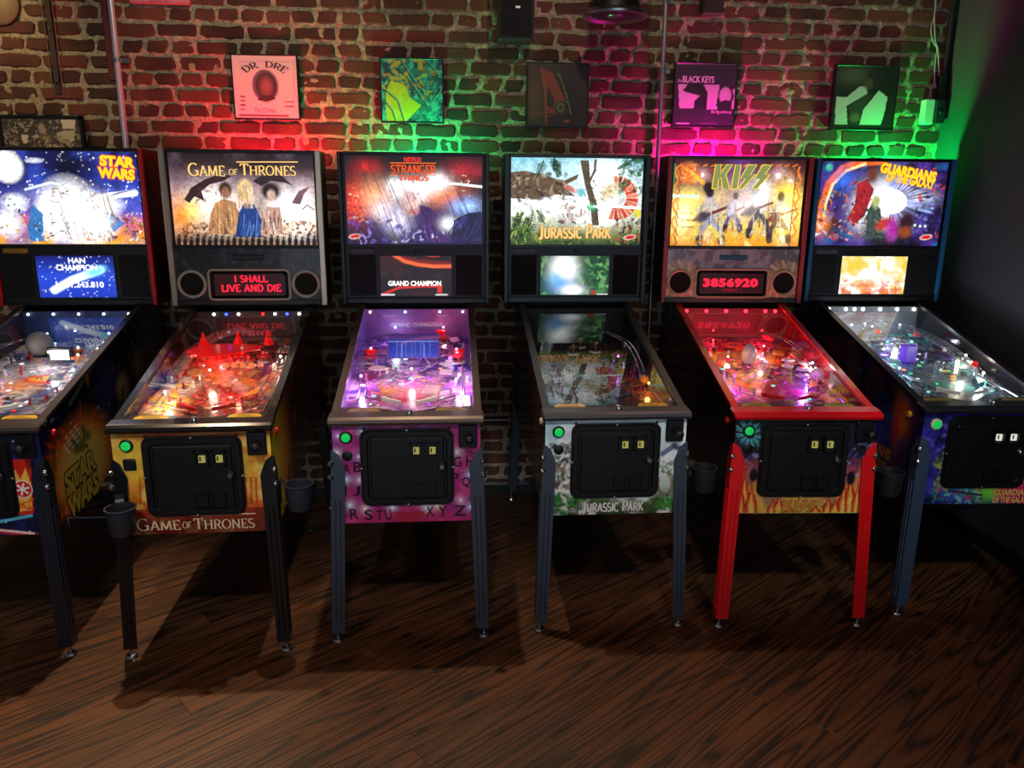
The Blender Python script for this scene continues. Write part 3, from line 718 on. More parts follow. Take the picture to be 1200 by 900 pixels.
    # raised plastics over the field
    for i in range(cfg.get('n_pl', 9)):
        sx = -1 if i % 2 else 1; u, v = sx*q.uniform(.12, .2), .4+.5*(i+.5)/cfg.get('n_pl', 9); c = q.choice(pal)
        n = q.choice((4, 5)); a0 = q.uniform(0, 6); rx, ry = q.uniform(.025, .042), q.uniform(.03, .06)
        pts = [PF(u, v, .032)+Vector((rx*math.cos(a0+6.283*k/n), ry*math.sin(a0+6.283*k/n), .13*ry*math.sin(a0+6.283*k/n))) for k in range(n)]
        MB().prism(pts, (0, 0, .003)).build('plastic_shield', mat('plastic_%d_%d_%d' % c, c, .2, coat=.6), root)
    # ramps and wire rails
    for pth in cfg.get('ramps', ()):
        ramp_mesh(curve([PF(*p) for p in pth], 6)).build('ramp', cfg.get('ramp_mat', M_clear), root)
    for pth in cfg.get('wires', ()):
        c = curve([PF(*p) for p in pth], 6); mb = MB()
        for sx in (-.011, .011): mb.tube([p+Vector((sx, 0, 0)) for p in c], .0022, 5)
        for p in c[::3]: mb.tube([p+Vector((-.013, 0, -.004)), p+Vector((.013, 0, -.004))], .0016, 4)
        mb.build('wire_rail', M_chrome, root)
    # side walls inside and plunger lane
    for sx in (-1, 1):
        MB().prism([(sx*.2525, .05, .868), (sx*.2525, 1.05, .99), (sx*.2525, 1.05, 1.14), (sx*.2525, .05, .89)], (-sx*.001, 0, 0)).build('inner_side_art', cfg['blade'], root)
    MB().tube([PF(.215, .05, .008), PF(.215, .72, .008)], .0035, 6).build('lane_guide', M_steel, root)
    # back panel with lamps along its top
    MB().box((0, 1.045, 1.065), (.505, .008, .15)).build('back_panel', cfg['backpanel'], root)
    for i, c in enumerate(cfg['leds']):
        if c is None: continue
        u = -.225+.45*i/(len(cfg['leds'])-1)
        MB().sphere((u, 1.030, 1.128), cfg.get('led_r', .006), 6).build('rear_lamp', E('led_%d_%d_%d' % c, c, 6.0), root)
    for (u, v, h, e, c) in cfg['gi']:
        light('playfield_lamp', 'POINT', PF(u, v, h), e, tuple(x for x in lin(c)), root, shadow_soft_size=.012)
        MB().sphere(PF(u, v, h+.016), .0055, 6).build('bulb', E('bulb_%d_%d_%d' % c, c, 5.0), root)

def machine(cfg):
    M = Matrix.Translation((cfg['x'], cfg['y'], 0)) @ Matrix.Rotation(cfg['a'], 4, 'Z')
    root = empty('pinball_machine', (cfg['x'], cfg['y'], 0), cfg['a']); tag(root, cfg['label'], 'pinball machine', 'row of pinball machines')
    lm, rm, tm = cfg['leg'], cfg['rail'], cfg['trim']
    prof = [(0, .482), (1.31, .555), (1.31, 1.16), (1.06, 1.16), (0, .876)]
    # cabinet
    for sx in (-1, 1):
        sp = MB().prism([(sx*.272, y, z) for y, z in prof], (-sx*.018, 0, 0)).build('side_panel', cfg['side'], root)
        bx = MB().lathe([(.014, 0), (.014, .006), (.011, .010), (.001, .011)], 16, (sx*.272, .10, .835), (sx, 0, 0)).build('flipper_button', cfg['button'], root, True)
        MB().prism([(sx*.250, .02, .884), (sx*.250, 1.06, 1.150), (sx*.250, 1.06, 1.163), (sx*.250, .02, .897)], (sx*.028, 0, 0)).build('side_rail', rm, root)
    MB().box((0, .009, .679), (.508, .018, .394)).build('front_panel', cfg['side'], root)
    MB().box((0, 1.30, .86), (.508, .018, .6)).build('rear_panel', M_cab, root)
    MB().prism([(-.254, .02, .49), (-.254, 1.29, .562), (-.254, 1.29, .575), (-.254, .02, .503)], (.508, 0, 0)).build('cabinet_bottom', M_cab, root)
    # lock bar with rounded front edge
    lb = [(-.022, .872), (-.026, .882), (-.022, .893), (-.008, .900), (.048, .905), (.048, .893), (.0, .884), (-.002, .872)]
    mb = MB(); n = len(lb); xs = [(-.286, .6), (-.281, 1), (.281, 1), (.286, .6)]; V = []
    for x, k in xs: V += [(x, .012+(y-.012)*(.85 if k < 1 else 1), .887+(z-.887)*k) for y, z in lb]
    mb.add(V, [tuple(range(n)), tuple(3*n+i for i in range(n-1, -1, -1))]+[(a*n+(i+1) % n, a*n+i, (a+1)*n+i, (a+1)*n+(i+1) % n) for a in range(3) for i in range(n)])
    mb.build('lock_bar', rm, root)
    MB().lathe([(.013, 0), (.014, .008), (.011, .016), (.001, .019)], 16, (cfg.get('knob_x', .01), .02, .901)).build('lock_bar_button', M_chrome, root, True)
    MB().add([(-.252, GL0.y, GL0.z), (.252, GL0.y, GL0.z), (.252, GL1.y, GL1.z), (-.252, GL1.y, GL1.z)], [(0, 1, 2, 3)]).build('playfield_glass', M_pf_glass, root)
    playfield(root, cfg, M)
    # front art, door and controls
    ff = Face(M, (-.272, 0, .482), (.272, 0, .482), (-.272, 0, .872))
    A = Art(ff, 180, 128); cfg['front'](A, ff, root); A.tex(.03, .3, 5); A.build('front_art', M_art, root, .0012)
    coin_door(root, 0.0, .703, .346, .302, cfg.get('slot', M_slot))
    sb = MB().lathe([(.0235, 0), (.0235, .005), (.020, .008), (.018, .008)], 20, (-.222, -.001, .823), (0, -1, 0)).build('start_button', cfg.get('ring', M_btnring), root, True)
    MB().lathe([(.0165, .004), (.0165, .011), (.013, .013), (.001, .013)], 18, (-.222, -.001, .823), (0, -1, 0)).build('button_cap', M_btn, sb, True)
    if cfg.get('btn2', True):
        if cfg.get('sq'): MB().bbox((-.218, -.003, .752), (.044, .008, .044), .005, axis=1).build('service_button', M_black, root)
        else: MB().lathe([(.019, 0), (.019, .005), (.015, .008), (.001, .008)], 18, (-.220, -.001, .752), (0, -1, 0)).build('service_button', M_black, root, True)
    pl = MB().bbox((.225, -.006, .822), (.068, .014, .088), .004, axis=1).build('plunger_plate', cfg.get('plate', M_doorblk), root)
    MB().lathe([(.007, 0), (.007, .035), (.014, .037), (.017, .045), (.015, .055), (.006, .060)], 16, (.229, -.012, .822), (0, -1, 0)).build('plunger_knob', M_cab, pl, True)
    # legs
    for sx in (-1, 1):
        leg(root, sx, -1, lm, .775); leg(root, sx, 1, lm, .83)
    for c, b in cfg.get('cups', ()): cup_holder(root, c, b, cfg.get('cupmat', M_rubber))
    # side art
    for sx in cfg.get('sides', {}):
        if sx > 0: sf = Face(M, (.272, 0, .482), (.272, 1.31, .482), (.272, 0, 1.162)); mask = [(y, z-.482) for y, z in prof]
        else: sf = Face(M, (-.272, 1.31, .482), (-.272, 0, .482), (-.272, 1.31, 1.162)); mask = [(1.31-y, z-.482) for y, z in prof]
        S_ = Art(sf, 150, 80, px=False); cfg['sides'][sx](S_, sf, root); S_.build('side_art', M_art, root, .0012, mask)
    # back box
    bx = MB().box((0, 1.16, 1.521), (.686, .17, .711)).build('back_box', M_cab, root)
    for sx in (-1, 1):
        MB().prism([(sx*.343, 1.25, 1.166), (sx*.343, 1.25, 1.877), (sx*.343, 1.052, 1.877), (sx*.343, 1.052, 1.166)], (sx*.012, 0, 0)).build('back_box_side', cfg.get('bbside', M_cab), root)
        MB().bbox((sx*.345, 1.055, 1.5215), (cfg.get('trimw', .020), .022, .712), .003, axis=2).build('trim', tm, root)
    MB().bbox((0, 1.062, 1.870), (.668, .02, .016), .003, axis=0).build('top_trim', cfg.get('toptrim', M_cab), root)
    MB().bbox((0, 1.062, 1.180), (.668, .02, .026), .003, axis=0).build('bottom_trim', cfg.get('toptrim', M_cab), root)
    MB().bbox((0, 1.062, 1.443), (.668, .016, .014), .003, axis=0).build('middle_trim', cfg.get('toptrim', M_cab), root)
    bf = Face(M, (-.322, 1.066, 1.449), (.322, 1.066, 1.449), (-.322, 1.066, 1.862))
    B = Art(bf, 270, 174); cfg['glass'](B, bf, root); B.tex(.03, .35, 3); B.tex(.008, .45, 4); B.build('backglass', M_art_lit, root, .001)
    sp = MB().box((0, 1.066, 1.314), (.66, .008, .246)).build('speaker_panel', cfg['panel'], root)
    if cfg['disp'] == 'lcd':
        lf = Face(M, (-.172, 1.060, 1.203), (.172, 1.060, 1.203), (-.172, 1.060, 1.398))
        Lc = Art(lf, 90, 50); cfg['lcd'](Lc, lf, root); Lc.build('display_screen', M_art_lit, root, .001)
        mb = MB()
        for c, s in (((0, 1.060, 1.4), (.356, .006, .008)), ((0, 1.060, 1.199), (.356, .006, .008)), ((-.175, 1.060, 1.3), (.006, .006, .2)), ((.175, 1.060, 1.3), (.006, .006, .2))): mb.box(c, s)
        mb.build('screen_bezel', cfg['panel'], root)
        for sx in (-1, 1): MB().bbox((sx*.256, 1.061, 1.302), (.125, .006, .196), .003, axis=1).build('speaker_grille', M_mesh, root)
        MB().bbox((-.255, 1.0605, 1.419), (.11, .004, .022), .002, axis=1).build('badge', cfg.get('badge', mat('grey_badge', (90, 96, 100), .5, noise=.8, nscale=60)), root)
        MB().lathe([(.007, 0), (.005, .005), (.001, .006)], 10, (0, 1.06, 1.42), (0, -1, 0)).build('panel_latch', M_black, root, True)
    else:
        pf = Face(M, (-.33, 1.061, 1.192), (.33, 1.061, 1.192), (-.33, 1.061, 1.434))
        Pn = Art(pf, 160, 60, px=False); cfg['panel_art'](Pn, pf, root); Pn.build('panel_art', M_art, root, .001)
        lf = Face(M, (-.175, 1.052, 1.202), (.175, 1.052, 1.202), (-.175, 1.052, 1.326))
        MB().bbox((0, 1.058, 1.264), (.352, .012, .126), .01, axis=1).build('dot_display', mat('display_black', (14, 4, 6), .2), root)
        for sgn in (0,):
            w_, h_ = .372, .140; r_ = .018; pts = []
            for (sx, sz, a0) in ((1, -1, -90), (1, 1, 0), (-1, 1, 90), (-1, -1, 180)):
                for i in range(5):
                    a = math.radians(a0+90*i/4); pts.append(Vector((sx*(w_/2-r_)+r_*math.cos(a), 1.056, 1.264+sz*(h_/2-r_)+r_*math.sin(a))))
            MB().tube(pts+[pts[0], pts[1]], .0055, 6).build('display_frame', cfg['ringmat'], root)
        MB().box((0, 1.0515, 1.264), (.318, .001, .098)).build('display_glow', T_dmdbg, root)
        cfg['dmd'](lf, root)
        for sx in (-1, 1):
            sk = MB().lathe([(.056, 0), (.056, .004), (.040, .001), (.012, -.002)], 28, (sx*.262, 1.058, 1.268), (0, -1, 0)).build('speaker', M_mesh, root, True)
            ring = [(sx*.262+.060*math.cos(a), 1.054, 1.268+.060*math.sin(a)) for a in [2*math.pi*i/28 for i in range(30)]]
            MB().tube(ring, .0075, 6).build('speaker_ring', cfg['ringmat'], sk, True)
        MB().bbox((0, 1.058, 1.392), (.14, .006, .026), .003, axis=1).build('panel_plate', cfg.get('plate2', M_black), root)
    return root

# ------------------------------------------------------------------ the six machines: prints and fittings
W_, K_ = (255, 255, 255), (8, 8, 10)
def title_two(face, root, a, ba, b, bb_, m, om, ol, bold=.03, rot=0, **kw):
    letters(face, a, ba, m, root, 'title_lettering', bold=bold, outline=ol, omat=om, rot=rot, **kw)
    letters(face, b, bb_, m, root, 'title_lettering', bold=bold, outline=ol, omat=om, rot=rot, **kw)
def maker_mark(A, x, y):
    A.ell(x, y, 7, 3, (255, 235, 220), .2, 8); A.ell(x, y, 6, 2.2, (220, 30, 25), .2, 8)

# --- machine with the starry glass
def glass_star(A, f, root):
    A.vgrad([(0, (255, 190, 60)), (.12, (255, 140, 50)), (.26, (235, 110, 150)), (.36, (110, 90, 200)), (.6, (38, 44, 140)), (1, (26, 28, 92))])
    A.cloud(.10, (60, 90, 220), .48, .68, 1, .6); A.stars(150, (-25, 178, 168, 240), 4, 1.4, .7)
    A.haze(78, 196, 26, 20, (12, 10, 22), .95); A.haze(80, 230, 45, 10, (190, 200, 255), .7)
    A.ell(12, 197, 17, 18, (90, 95, 110), .15); A.ell(8, 195, 16, 17, W_, .3, k=2.2); A.ell(40, 188, 10, 3, (225, 230, 245), .3)
    A.line([(30, 222), (60, 214), (95, 222)], 3, (230, 235, 255), 1.2); A.line([(95, 240), (125, 230), (158, 226)], 7, W_, 2.0); A.line([(110, 236), (140, 226), (158, 222)], 2.5, (150, 150, 190))
    A.ell(17, 238, 14, 10, (235, 240, 250), .4, k=1.4); A.dabs((2, 232, 30, 250), 14, [(30, 30, 40), (120, 130, 160), W_], (1, 3), 3)
    for x, y, rx, ry in ((80, 240, 26, 26), (105, 255, 28, 24), (60, 252, 16, 20), (90, 270, 34, 14), (120, 240, 20, 10), (10, 262, 14, 14)): A.ell(x, y, rx, ry, W_, .5, k=1.5)
    A.poly([(38, 240), (32, 268), (36, 283), (52, 283), (50, 250)], (60, 130, 200), 1); A.poly([(130, 250), (146, 262), (134, 272), (126, 262)], (60, 130, 210), 1)
    A.dabs((60, 215, 118, 245), 26, [(90, 60, 40), (190, 150, 100), W_, (70, 60, 70)], (1, 3.2), 8, a=1)
    A.folds((66, 222, 126, 282), 60, [(220, 190, 150), (90, 70, 70), (150, 160, 200), (255, 255, 255), (190, 130, 80)], .3, 21, 1.1, .8)
    A.dabs((40, 250, 150, 282), 40, [(90, 40, 60), (240, 170, 60), W_, (60, 60, 90), (250, 120, 50), (40, 30, 30)], (1, 3), 9, a=1); A.haze(92, 248, 20, 16, W_, .85, 1.9); A.haze(118, 262, 12, 10, W_, .85, 1.9)
    A.dabs((145, 250, 168, 282), 24, [(60, 70, 40), (190, 180, 80), (120, 40, 30), W_], (1, 3), 12)
    A.dabs((0, 250, 30, 282), 18, [(250, 200, 80), W_, (120, 60, 50)], (1, 3), 13)
    title_two(f, root, 'STAR', (117, 183, 158, 196), 'WARS', (115, 197, 158, 210), T_yel, T_red, .05, .06, -4)
def lcd_star(A, f, root):
    A.vgrad([(0, (30, 60, 200)), (.5, (40, 80, 225)), (1, (16, 24, 110))]); A.stars(90, (42, 298, 138, 350), 3, 1.2, .5)
    A.line([(64, 340), (85, 328), (118, 316)], 9, (225, 240, 255), 1.6); A.ell(112, 318, 12, 5, (120, 220, 255), .5, 20, 1.3)
    letters(f, 'HAN', (80, 302, 100, 308.5), T_white, root, bold=.03); letters(f, 'CHAMPION', (66, 310, 114, 317), T_white, root, bold=.03)
    letters(f, '1.001.243.810', (66, 330, 122, 337), T_white, root, bold=.03)
def front_star(A, f, root):
    A.fill((14, 20, 52)); A.cloud(.08, (24, 36, 92), .45, .65, 2); A.stars(40, (-160, 500, 50, 630), 5, 1, .8)
    A.poly([(8, 538), (36, 538), (40, 602), (16, 604)], (214, 40, 26)); A.poly([(10, 565), (18, 550), (24, 562), (30, 548), (36, 566), (38, 598), (14, 600)], (238, 190, 80)); A.dabs((12, 584, 38, 602), 14, [(220, 50, 20), (240, 120, 30)], (1.5, 4), 2)
    A.line([(-60, 620), (-10, 613), (37, 604)], 4, (90, 190, 220)); A.line([(-60, 620), (0, 622), (44, 627)], 6, (200, 40, 60)); A.line([(-60, 619), (0, 621), (40, 625)], 2.5, (250, 235, 230))
    c = f.at(27, 573); R = .030
    def disc(r, n=28): return [f.P(c[0]+r*math.cos(2*math.pi*i/n), c[1]+r*math.sin(2*math.pi*i/n), 0) for i in range(n)]
    MB().prism([p+f.n*.0018 for p in disc(R*1.12)], f.n*.0004).build('emblem_rim', P_white, root)
    e = MB().prism([p+f.n*.0022 for p in disc(R)], f.n*.0004).build('emblem', P_red, root)
    mb = MB()
    for i in range(6):
        t = math.pi/3*i+.26; a, b = .10, .34
        mb.prism([f.P(c[0]+R*r*math.cos(t+s), c[1]+R*r*math.sin(t+s), .0028) for r, s in ((.2, -.5), (.80, -.17), (.80, .17), (.2, .5))], f.n*.0004)
    mb.prism([p+f.n*.0029 for p in disc(R*.3, 12)], f.n*.0004); mb.build('emblem_star', P_white, e)
def side_star(A, f, root):
    A.fill((12, 14, 40)); A.cloud(.2, (26, 34, 84), .42, .65, 3); A.stars(90, (0, 0, 1.3, .6), 7, .9, .003)
    cx, cy = .30, .17
    for i in range(46):
        t = random.Random(i).uniform(0, 6.28); r = random.Random(i+99).uniform(.24, .36)
        A.poly([(cx+.12*math.cos(t-.12), cy+.10*math.sin(t-.12)), (cx+r*1.15*math.cos(t), cy+r*.72*math.sin(t)), (cx+.12*math.cos(t+.12), cy+.10*math.sin(t+.12))], (190, 50, 24))
    A.ell(cx, cy, .24, .16, (214, 120, 40), .4); A.ell(cx, cy-.01, .19, .13, (196, 178, 84), .35)
    A.dabs((.22, .22, .38, .30), 18, [(70, 84, 50), (110, 116, 60), (50, 50, 50)], (.012, .03), 5)
    for i in range(4): A.line([(.16, .30-.02*i), (.30, .33-.02*i)], .004, (230, 220, 220))
    A.ell(.75, .36, .07, .06, (150, 130, 100), .3); A.ell(.95, .42, .06, .07, (120, 116, 110), .4); A.dabs((.6, .2, 1.25, .6), 40, [(40, 44, 60), (70, 60, 60), (90, 70, 60), (20, 20, 30)], (.01, .04), 6)
    A.line([(.25, .42), (.55, .55)], .02, (96, 110, 96)); A.ell(.42, .50, .012, .05, (216, 110, 40), .4)
    for s_, b in (('STAR', (.13, .10, .40, .19)), ('WARS', (.13, .0, .40, .09))):
        letters(f, s_, b, mat('muted_yellow_print', (176, 158, 62), .5), root, 'side_lettering', bold=.05, outline=.05, omat=P_brown, px=False, rot=4)
def pf_star(A):
    A.haze(.2, .42, .10, .06, (240, 150, 60)); A.haze(.12, .6, .10, .12, (210, 214, 226), .8); A.ell(.3, .5, .09, .05, (230, 90, 40), .2); A.ell(.3, .5, .06, .03, (250, 190, 90), .2); A.haze(.12, .4, .07, .05, (190, 90, 200)); A.dabs((.02, .6, .48, .95), 60, [(60, 70, 120), (160, 170, 200), (40, 50, 90)], (.006, .02), 9)
# --- machine with the champagne trim
def glass_gold(A, f, root):
    A.vgrad([(0, (16, 9, 9)), (.10, (30, 14, 12)), (.20, (200, 130, 84)), (.42, (236, 206, 190)), (.68, (170, 134, 146)), (.84, (70, 44, 54)), (1, (28, 16, 22))])
    A.cloud(.10, (110, 84, 100), .48, .66, 5, .6); A.haze(288, 194, 80, 12, (30, 12, 14), .95)
    A.haze(252, 240, 26, 22, (255, 246, 236), .9, 1.6); A.haze(345, 250, 24, 24, W_, 1, 2.0); A.haze(300, 266, 74, 12, (255, 220, 180), .9, 1.5); A.haze(214, 252, 14, 20, (255, 150, 36), 1, 1.2); A.haze(226, 246, 9, 14, (255, 226, 110), .8, 1.4)
    A.poly([(216, 234), (224, 220), (240, 210), (258, 204), (272, 206), (262, 212), (246, 216), (236, 224), (240, 236), (228, 230), (222, 238)], (56, 30, 32)); A.dabs((218, 206, 266, 236), 20, [(40, 22, 24), (90, 56, 50), (130, 90, 76)], (1, 3), 8, a=.6)
    A.poly([(296, 212), (310, 204), (330, 206), (344, 218), (334, 214), (318, 212), (306, 218)], (46, 30, 36)); A.poly([(342, 238), (350, 224), (364, 218), (356, 228), (352, 240)], (120, 90, 96)); A.line([(354, 246), (360, 240), (368, 246)], 1.4, (110, 80, 84))
    A.poly([(244, 274), (247, 250), (252, 238), (262, 233), (274, 236), (280, 250), (282, 274)], (196, 138, 92)); A.folds((247, 236, 280, 274), 34, [(120, 74, 46), (246, 206, 150), (90, 52, 36), (230, 170, 110)], .1, 3, 1.2)
    A.ell(264, 222, 7.5, 9, (60, 36, 30), .2); A.ell(264.5, 226, 5, 6.5, (170, 112, 86), .3); A.folds((258, 214, 270, 234), 10, [(40, 22, 20), (110, 66, 50)], 0, 4, .9, .6)
    A.poly([(276, 278), (280, 250), (286, 238), (298, 240), (306, 256), (310, 278)], (34, 66, 140)); A.folds((279, 242, 306, 277), 30, [(20, 40, 104), (90, 140, 214), (50, 96, 180)], -.1, 5, 1.2)
    A.ell(287, 222, 8.5, 12, (236, 204, 140), .2, k=1.2); A.ell(289, 222, 4.5, 6.5, (226, 180, 150), .3); A.folds((279, 212, 296, 244), 22, [(255, 240, 190), (206, 164, 100)], .05, 6, 1.1)
    A.poly([(305, 276), (308, 252), (314, 242), (328, 243), (333, 274)], (216, 170, 150)); A.folds((307, 243, 331, 274), 26, [(70, 44, 44), (255, 236, 226), (150, 104, 94)], .1, 7, 1.2); A.ell(317, 224, 11, 10.5, (40, 25, 27), .25); A.ell(318, 229, 4.8, 6.5, (226, 190, 172), .3)
    A.dabs((214, 262, 246, 276), 24, [(70, 30, 16), (150, 80, 40), (40, 18, 12)], (1, 3), 9); A.dabs((332, 258, 370, 276), 26, [(80, 40, 22), (160, 90, 50), (40, 20, 14)], (1, 3), 10)
    for i, x in enumerate(np.arange(210, 372, 7.2)):
        h = 276+(i % 3)*1.2; A.ell(x, h+7, 2.4, 6, (20, 10, 9), .25); A.ell(x, h, 1.3, 1.6, (26, 14, 12), .3); A.line([(x+2, h-4), (x+2, h+8)], .6, (30, 16, 12)); A.ell(x+3.6, h+11, 1.2, 4, (230, 160, 120), .5, a=.75)
    A.haze(288, 298, 120, 4, (10, 5, 5), .9)
    maker_mark(A, 361, 293)
    tt = T_gold; kw = dict(style='stroke', outline=.035, omat=T_dark, thick=.16, thin=.08)
    letters(f, 'GAME', (220, 191, 264, 206.5), tt, root, 'title_lettering', small=.8, **kw)
    letters(f, 'OF', (268, 198, 279, 205), tt, root, 'title_lettering', **kw)
    letters(f, 'THRONES', (281, 192, 347, 206), tt, root, 'title_lettering', small=.85, **kw)
    a, b = f.at(277, 190.5), f.at(349, 190.5); MB().prism([f.P(a[0], a[1], .0022), f.P(b[0], b[1], .0022), f.P(b[0], b[1]+.005, .0022), f.P(a[0], a[1]+.005, .0022)], f.n*.0004).build('title_bar', tt, root)
def panel_gold(A, f, root):
    A.fill((34, 34, 40)); A.cloud(.03, (58, 60, 70), .48, .6, 5); A.cloud(.02, (18, 18, 22), .5, .62, 6)
def dmd_gold(f, root):
    letters(f, 'I SHALL', (275, 322.5, 314, 331), T_dmd, root, 'display_text', style='stroke', thick=.2, thin=.14)
    letters(f, 'LIVE AND DIE', (260, 333, 330, 342), T_dmd, root, 'display_text', style='stroke', thick=.2, thin=.14)
def front_gold(A, f, root):
    A.vgrad([(0, (96, 16, 18)), (.12, (150, 24, 22)), (.22, (208, 70, 30)), (.5, (236, 168, 50)), (.85, (242, 206, 70)), (1, (226, 130, 50))])
    A.cloud(.09, (232, 120, 36), .48, .66, 6, .8); A.cloud(.05, (250, 222, 110), .52, .66, 7, .7)
    A.haze(190, 512, 40, 8, (170, 30, 40), .9); A.haze(270, 510, 40, 6, (180, 40, 40), .8)
    for x in (164, 288, 294, 300): A.line([(x, 560), (x+1, 590)], 2.5, (180, 50, 20), 1, .8)
    A.dabs((148, 606, 312, 626), 40, [(70, 10, 14), (170, 40, 30), (110, 20, 20)], (1, 4), 8, a=.6); A.stars(16, (150, 606, 312, 626), 2, .7, .6)
    A.poly([(120, 598), (330, 594), (330, 640), (120, 640)], (96, 14, 18), 1, .85); A.haze(230, 598, 90, 8, (190, 40, 24), .6); A.haze(142, 545, 18, 30, (244, 214, 80), .7); A.dabs((150, 600, 312, 626), 30, [(70, 10, 14), (150, 34, 26)], (1, 4), 18, a=.5)
    kw = dict(style='stroke', outline=.03, omat=P_brown, thick=.15, thin=.08)
    letters(f, 'GAME', (160, 607, 212, 621.5), P_gold, root, 'front_lettering', small=.8, **kw)
    letters(f, 'OF', (214, 611, 225, 619), P_gold, root, 'front_lettering', **kw)
    letters(f, 'THRONES', (227, 606, 299, 619.5), P_gold, root, 'front_lettering', small=.85, **kw)
    a, b = f.at(223, 604.5), f.at(300, 603); MB().prism([f.P(a[0], a[1], .0022), f.P(b[0], a[1], .0022), f.P(b[0], a[1]+.004, .0022), f.P(a[0], a[1]+.004, .0022)], f.n*.0004).build('title_bar', P_gold, root)
def side_gold(A, f, root):
    A.fill((60, 14, 14)); A.cloud(.25, (20, 8, 10), .45, .6, 3); A.haze(.06, .12, .16, .26, (214, 206, 50)); A.haze(.2, .16, .12, .2, (190, 120, 30), .7); A.dabs((.2, .05, 1.2, .55), 30, [(110, 30, 20), (30, 10, 12), (80, 20, 16)], (.02, .06), 3)
def pf_gold(A):
    A.haze(.09, .35, .05, .3, (236, 220, 210), .8); A.haze(.08, .2, .05, .07, (240, 180, 40)); A.dabs((.03, .12, .14, .45), 20, [(70, 60, 110), (240, 190, 60), (230, 225, 220)], (.01, .03), 5); A.haze(.36, .5, .07, .12, (240, 130, 40), .9); A.haze(.28, .3, .1, .1, (150, 20, 20), .8)
# --- machine with the fairy lights front
def glass_horror(A, f, root):
    A.vgrad([(0, (30, 20, 66)), (.3, (58, 38, 110)), (.6, (56, 20, 34)), (1, (20, 12, 18))])
    A.haze(430, 196, 14, 8, (220, 30, 30), .9); A.haze(545, 200, 22, 10, (200, 36, 50), .8); A.cloud(.12, (24, 14, 24), .5, .66, 4, .7)
    A.haze(418, 236, 12, 22, (245, 60, 40), 1, 1.2); A.haze(440, 232, 16, 18, (255, 170, 120), .9, 1.6); A.haze(515, 226, 26, 14, (255, 130, 60), .9, 1.2); A.haze(545, 242, 16, 9, (150, 190, 255), 1, 1.6)
    A.haze(512, 214, 14, 9, W_, 1, 1.8); A.haze(462, 216, 8, 6, W_, .8, 1.5)
    A.haze(480, 224, 20, 12, W_, 1, 2.2); A.haze(466, 258, 13, 14, (226, 220, 255), 1, 1.7); A.haze(448, 246, 11, 11, (250, 240, 250), .8, 1.5); A.ell(480, 236, 11, 15, (236, 196, 190), .35); A.folds((472, 222, 490, 252), 12, [(250, 226, 220), (190, 130, 130), W_], 0, 12, 1.2, .6); A.folds((405, 190, 560, 284), 60, [(20, 12, 24), (90, 40, 60), (40, 24, 60)], .4, 14, 1.2, .45)
    A.dabs((470, 226, 495, 250), 12, [(220, 150, 150), (250, 220, 220), (150, 60, 80)], (1, 3), 3, a=.7); A.haze(484, 248, 6, 3, (190, 60, 80), .7)
    A.poly([(492, 240), (505, 244), (520, 262), (530, 284), (494, 284)], (70, 36, 100)); A.folds((492, 244, 528, 284), 22, [(110, 70, 150), (40, 20, 70), (90, 50, 130)], .3, 31); A.haze(526, 262, 9, 7, W_, .9, 1.8); A.poly([(532, 258), (548, 250), (564, 248), (564, 284), (528, 284)], (34, 26, 70)); A.folds((532, 252, 564, 284), 26, [(60, 50, 120), (24, 18, 50), (100, 96, 190)], -.5, 32)
    A.dabs((404, 255, 480, 284), 34, [(110, 80, 190), (210, 200, 255), (50, 36, 110), (160, 140, 230)], (1, 4), 6, a=.8); A.dabs((470, 270, 520, 284), 16, [(200, 210, 255), (70, 60, 140)], (1, 3), 7)
    A.line([(500, 219), (530, 215), (565, 219)], 2.5, (220, 255, 240), 1.8); A.dabs((538, 202, 552, 230), 8, [(250, 180, 150), (200, 50, 40), W_], (1, 2.5), 9); A.dabs((408, 216, 428, 262), 14, [(255, 120, 60), (150, 30, 30), (255, 200, 160)], (1, 3.5), 10)
    maker_mark(A, 416, 277)
    letters(f, 'NETFLIX', (473.5, 184.5, 494, 190), T_red, root, 'small_lettering', bold=.03)
    kw = dict(style='stroke', outline=.03, omat=E('lit_deep_red_edge', (90, 8, 4), .6), thick=.2, thin=.11)
    letters(f, 'STRANGER', (458, 193, 511, 203.5), E('lit_orange_red_print', (255, 84, 14), 1.1), root, 'title_lettering', **kw); letters(f, 'THINGS', (467, 205, 502, 212), E('lit_orange_red_print', (255, 84, 14), 1.1), root, 'title_lettering', **kw)
    for x0, x1, y in ((457, 511, 191.3), (457, 466, 205.5), (503, 511, 205.5)):
        a, b = f.at(x0, y), f.at(x1, y); MB().prism([f.P(a[0], a[1], .0022), f.P(b[0], a[1], .0022), f.P(b[0], a[1]+.004, .0022), f.P(a[0], a[1]+.004, .0022)], f.n*.0004).build('title_bar', T_org, root)
def lcd_horror(A, f, root):
    A.fill((24, 12, 16)); A.cloud(.08, (56, 20, 24), .5, .66, 3); A.line(arc(520, 270, 62, 42, 150, 270, 14)[::-1] if False else [(462, 299), (474, 306), (490, 310), (508, 312), (528, 312)], 4, (255, 120, 60), 1.6); A.line([(462, 298), (474, 304), (490, 308), (528, 311)], 8, (180, 30, 24), .8, .5)
    A.line([(446, 346), (468, 337), (500, 335), (517, 336)], 3, (214, 40, 40), 1.1); A.poly([(512, 334), (518, 334), (518, 343), (513, 343)], (220, 50, 40)); A.dabs((448, 318, 520, 334), 14, [(60, 40, 44), (34, 18, 22)], (2, 6), 4, a=.6); A.line([(502, 300), (514, 300)], 2, (230, 50, 40)); A.line([(446, 345.5), (462, 345.5)], 1.6, W_, 1); A.line([(511, 345.5), (524, 345.5)], 1.6, W_, 1)
    letters(f, 'GRAND CHAMPION', (455, 329, 517, 335), T_white, root, 'display_text', bold=.03)
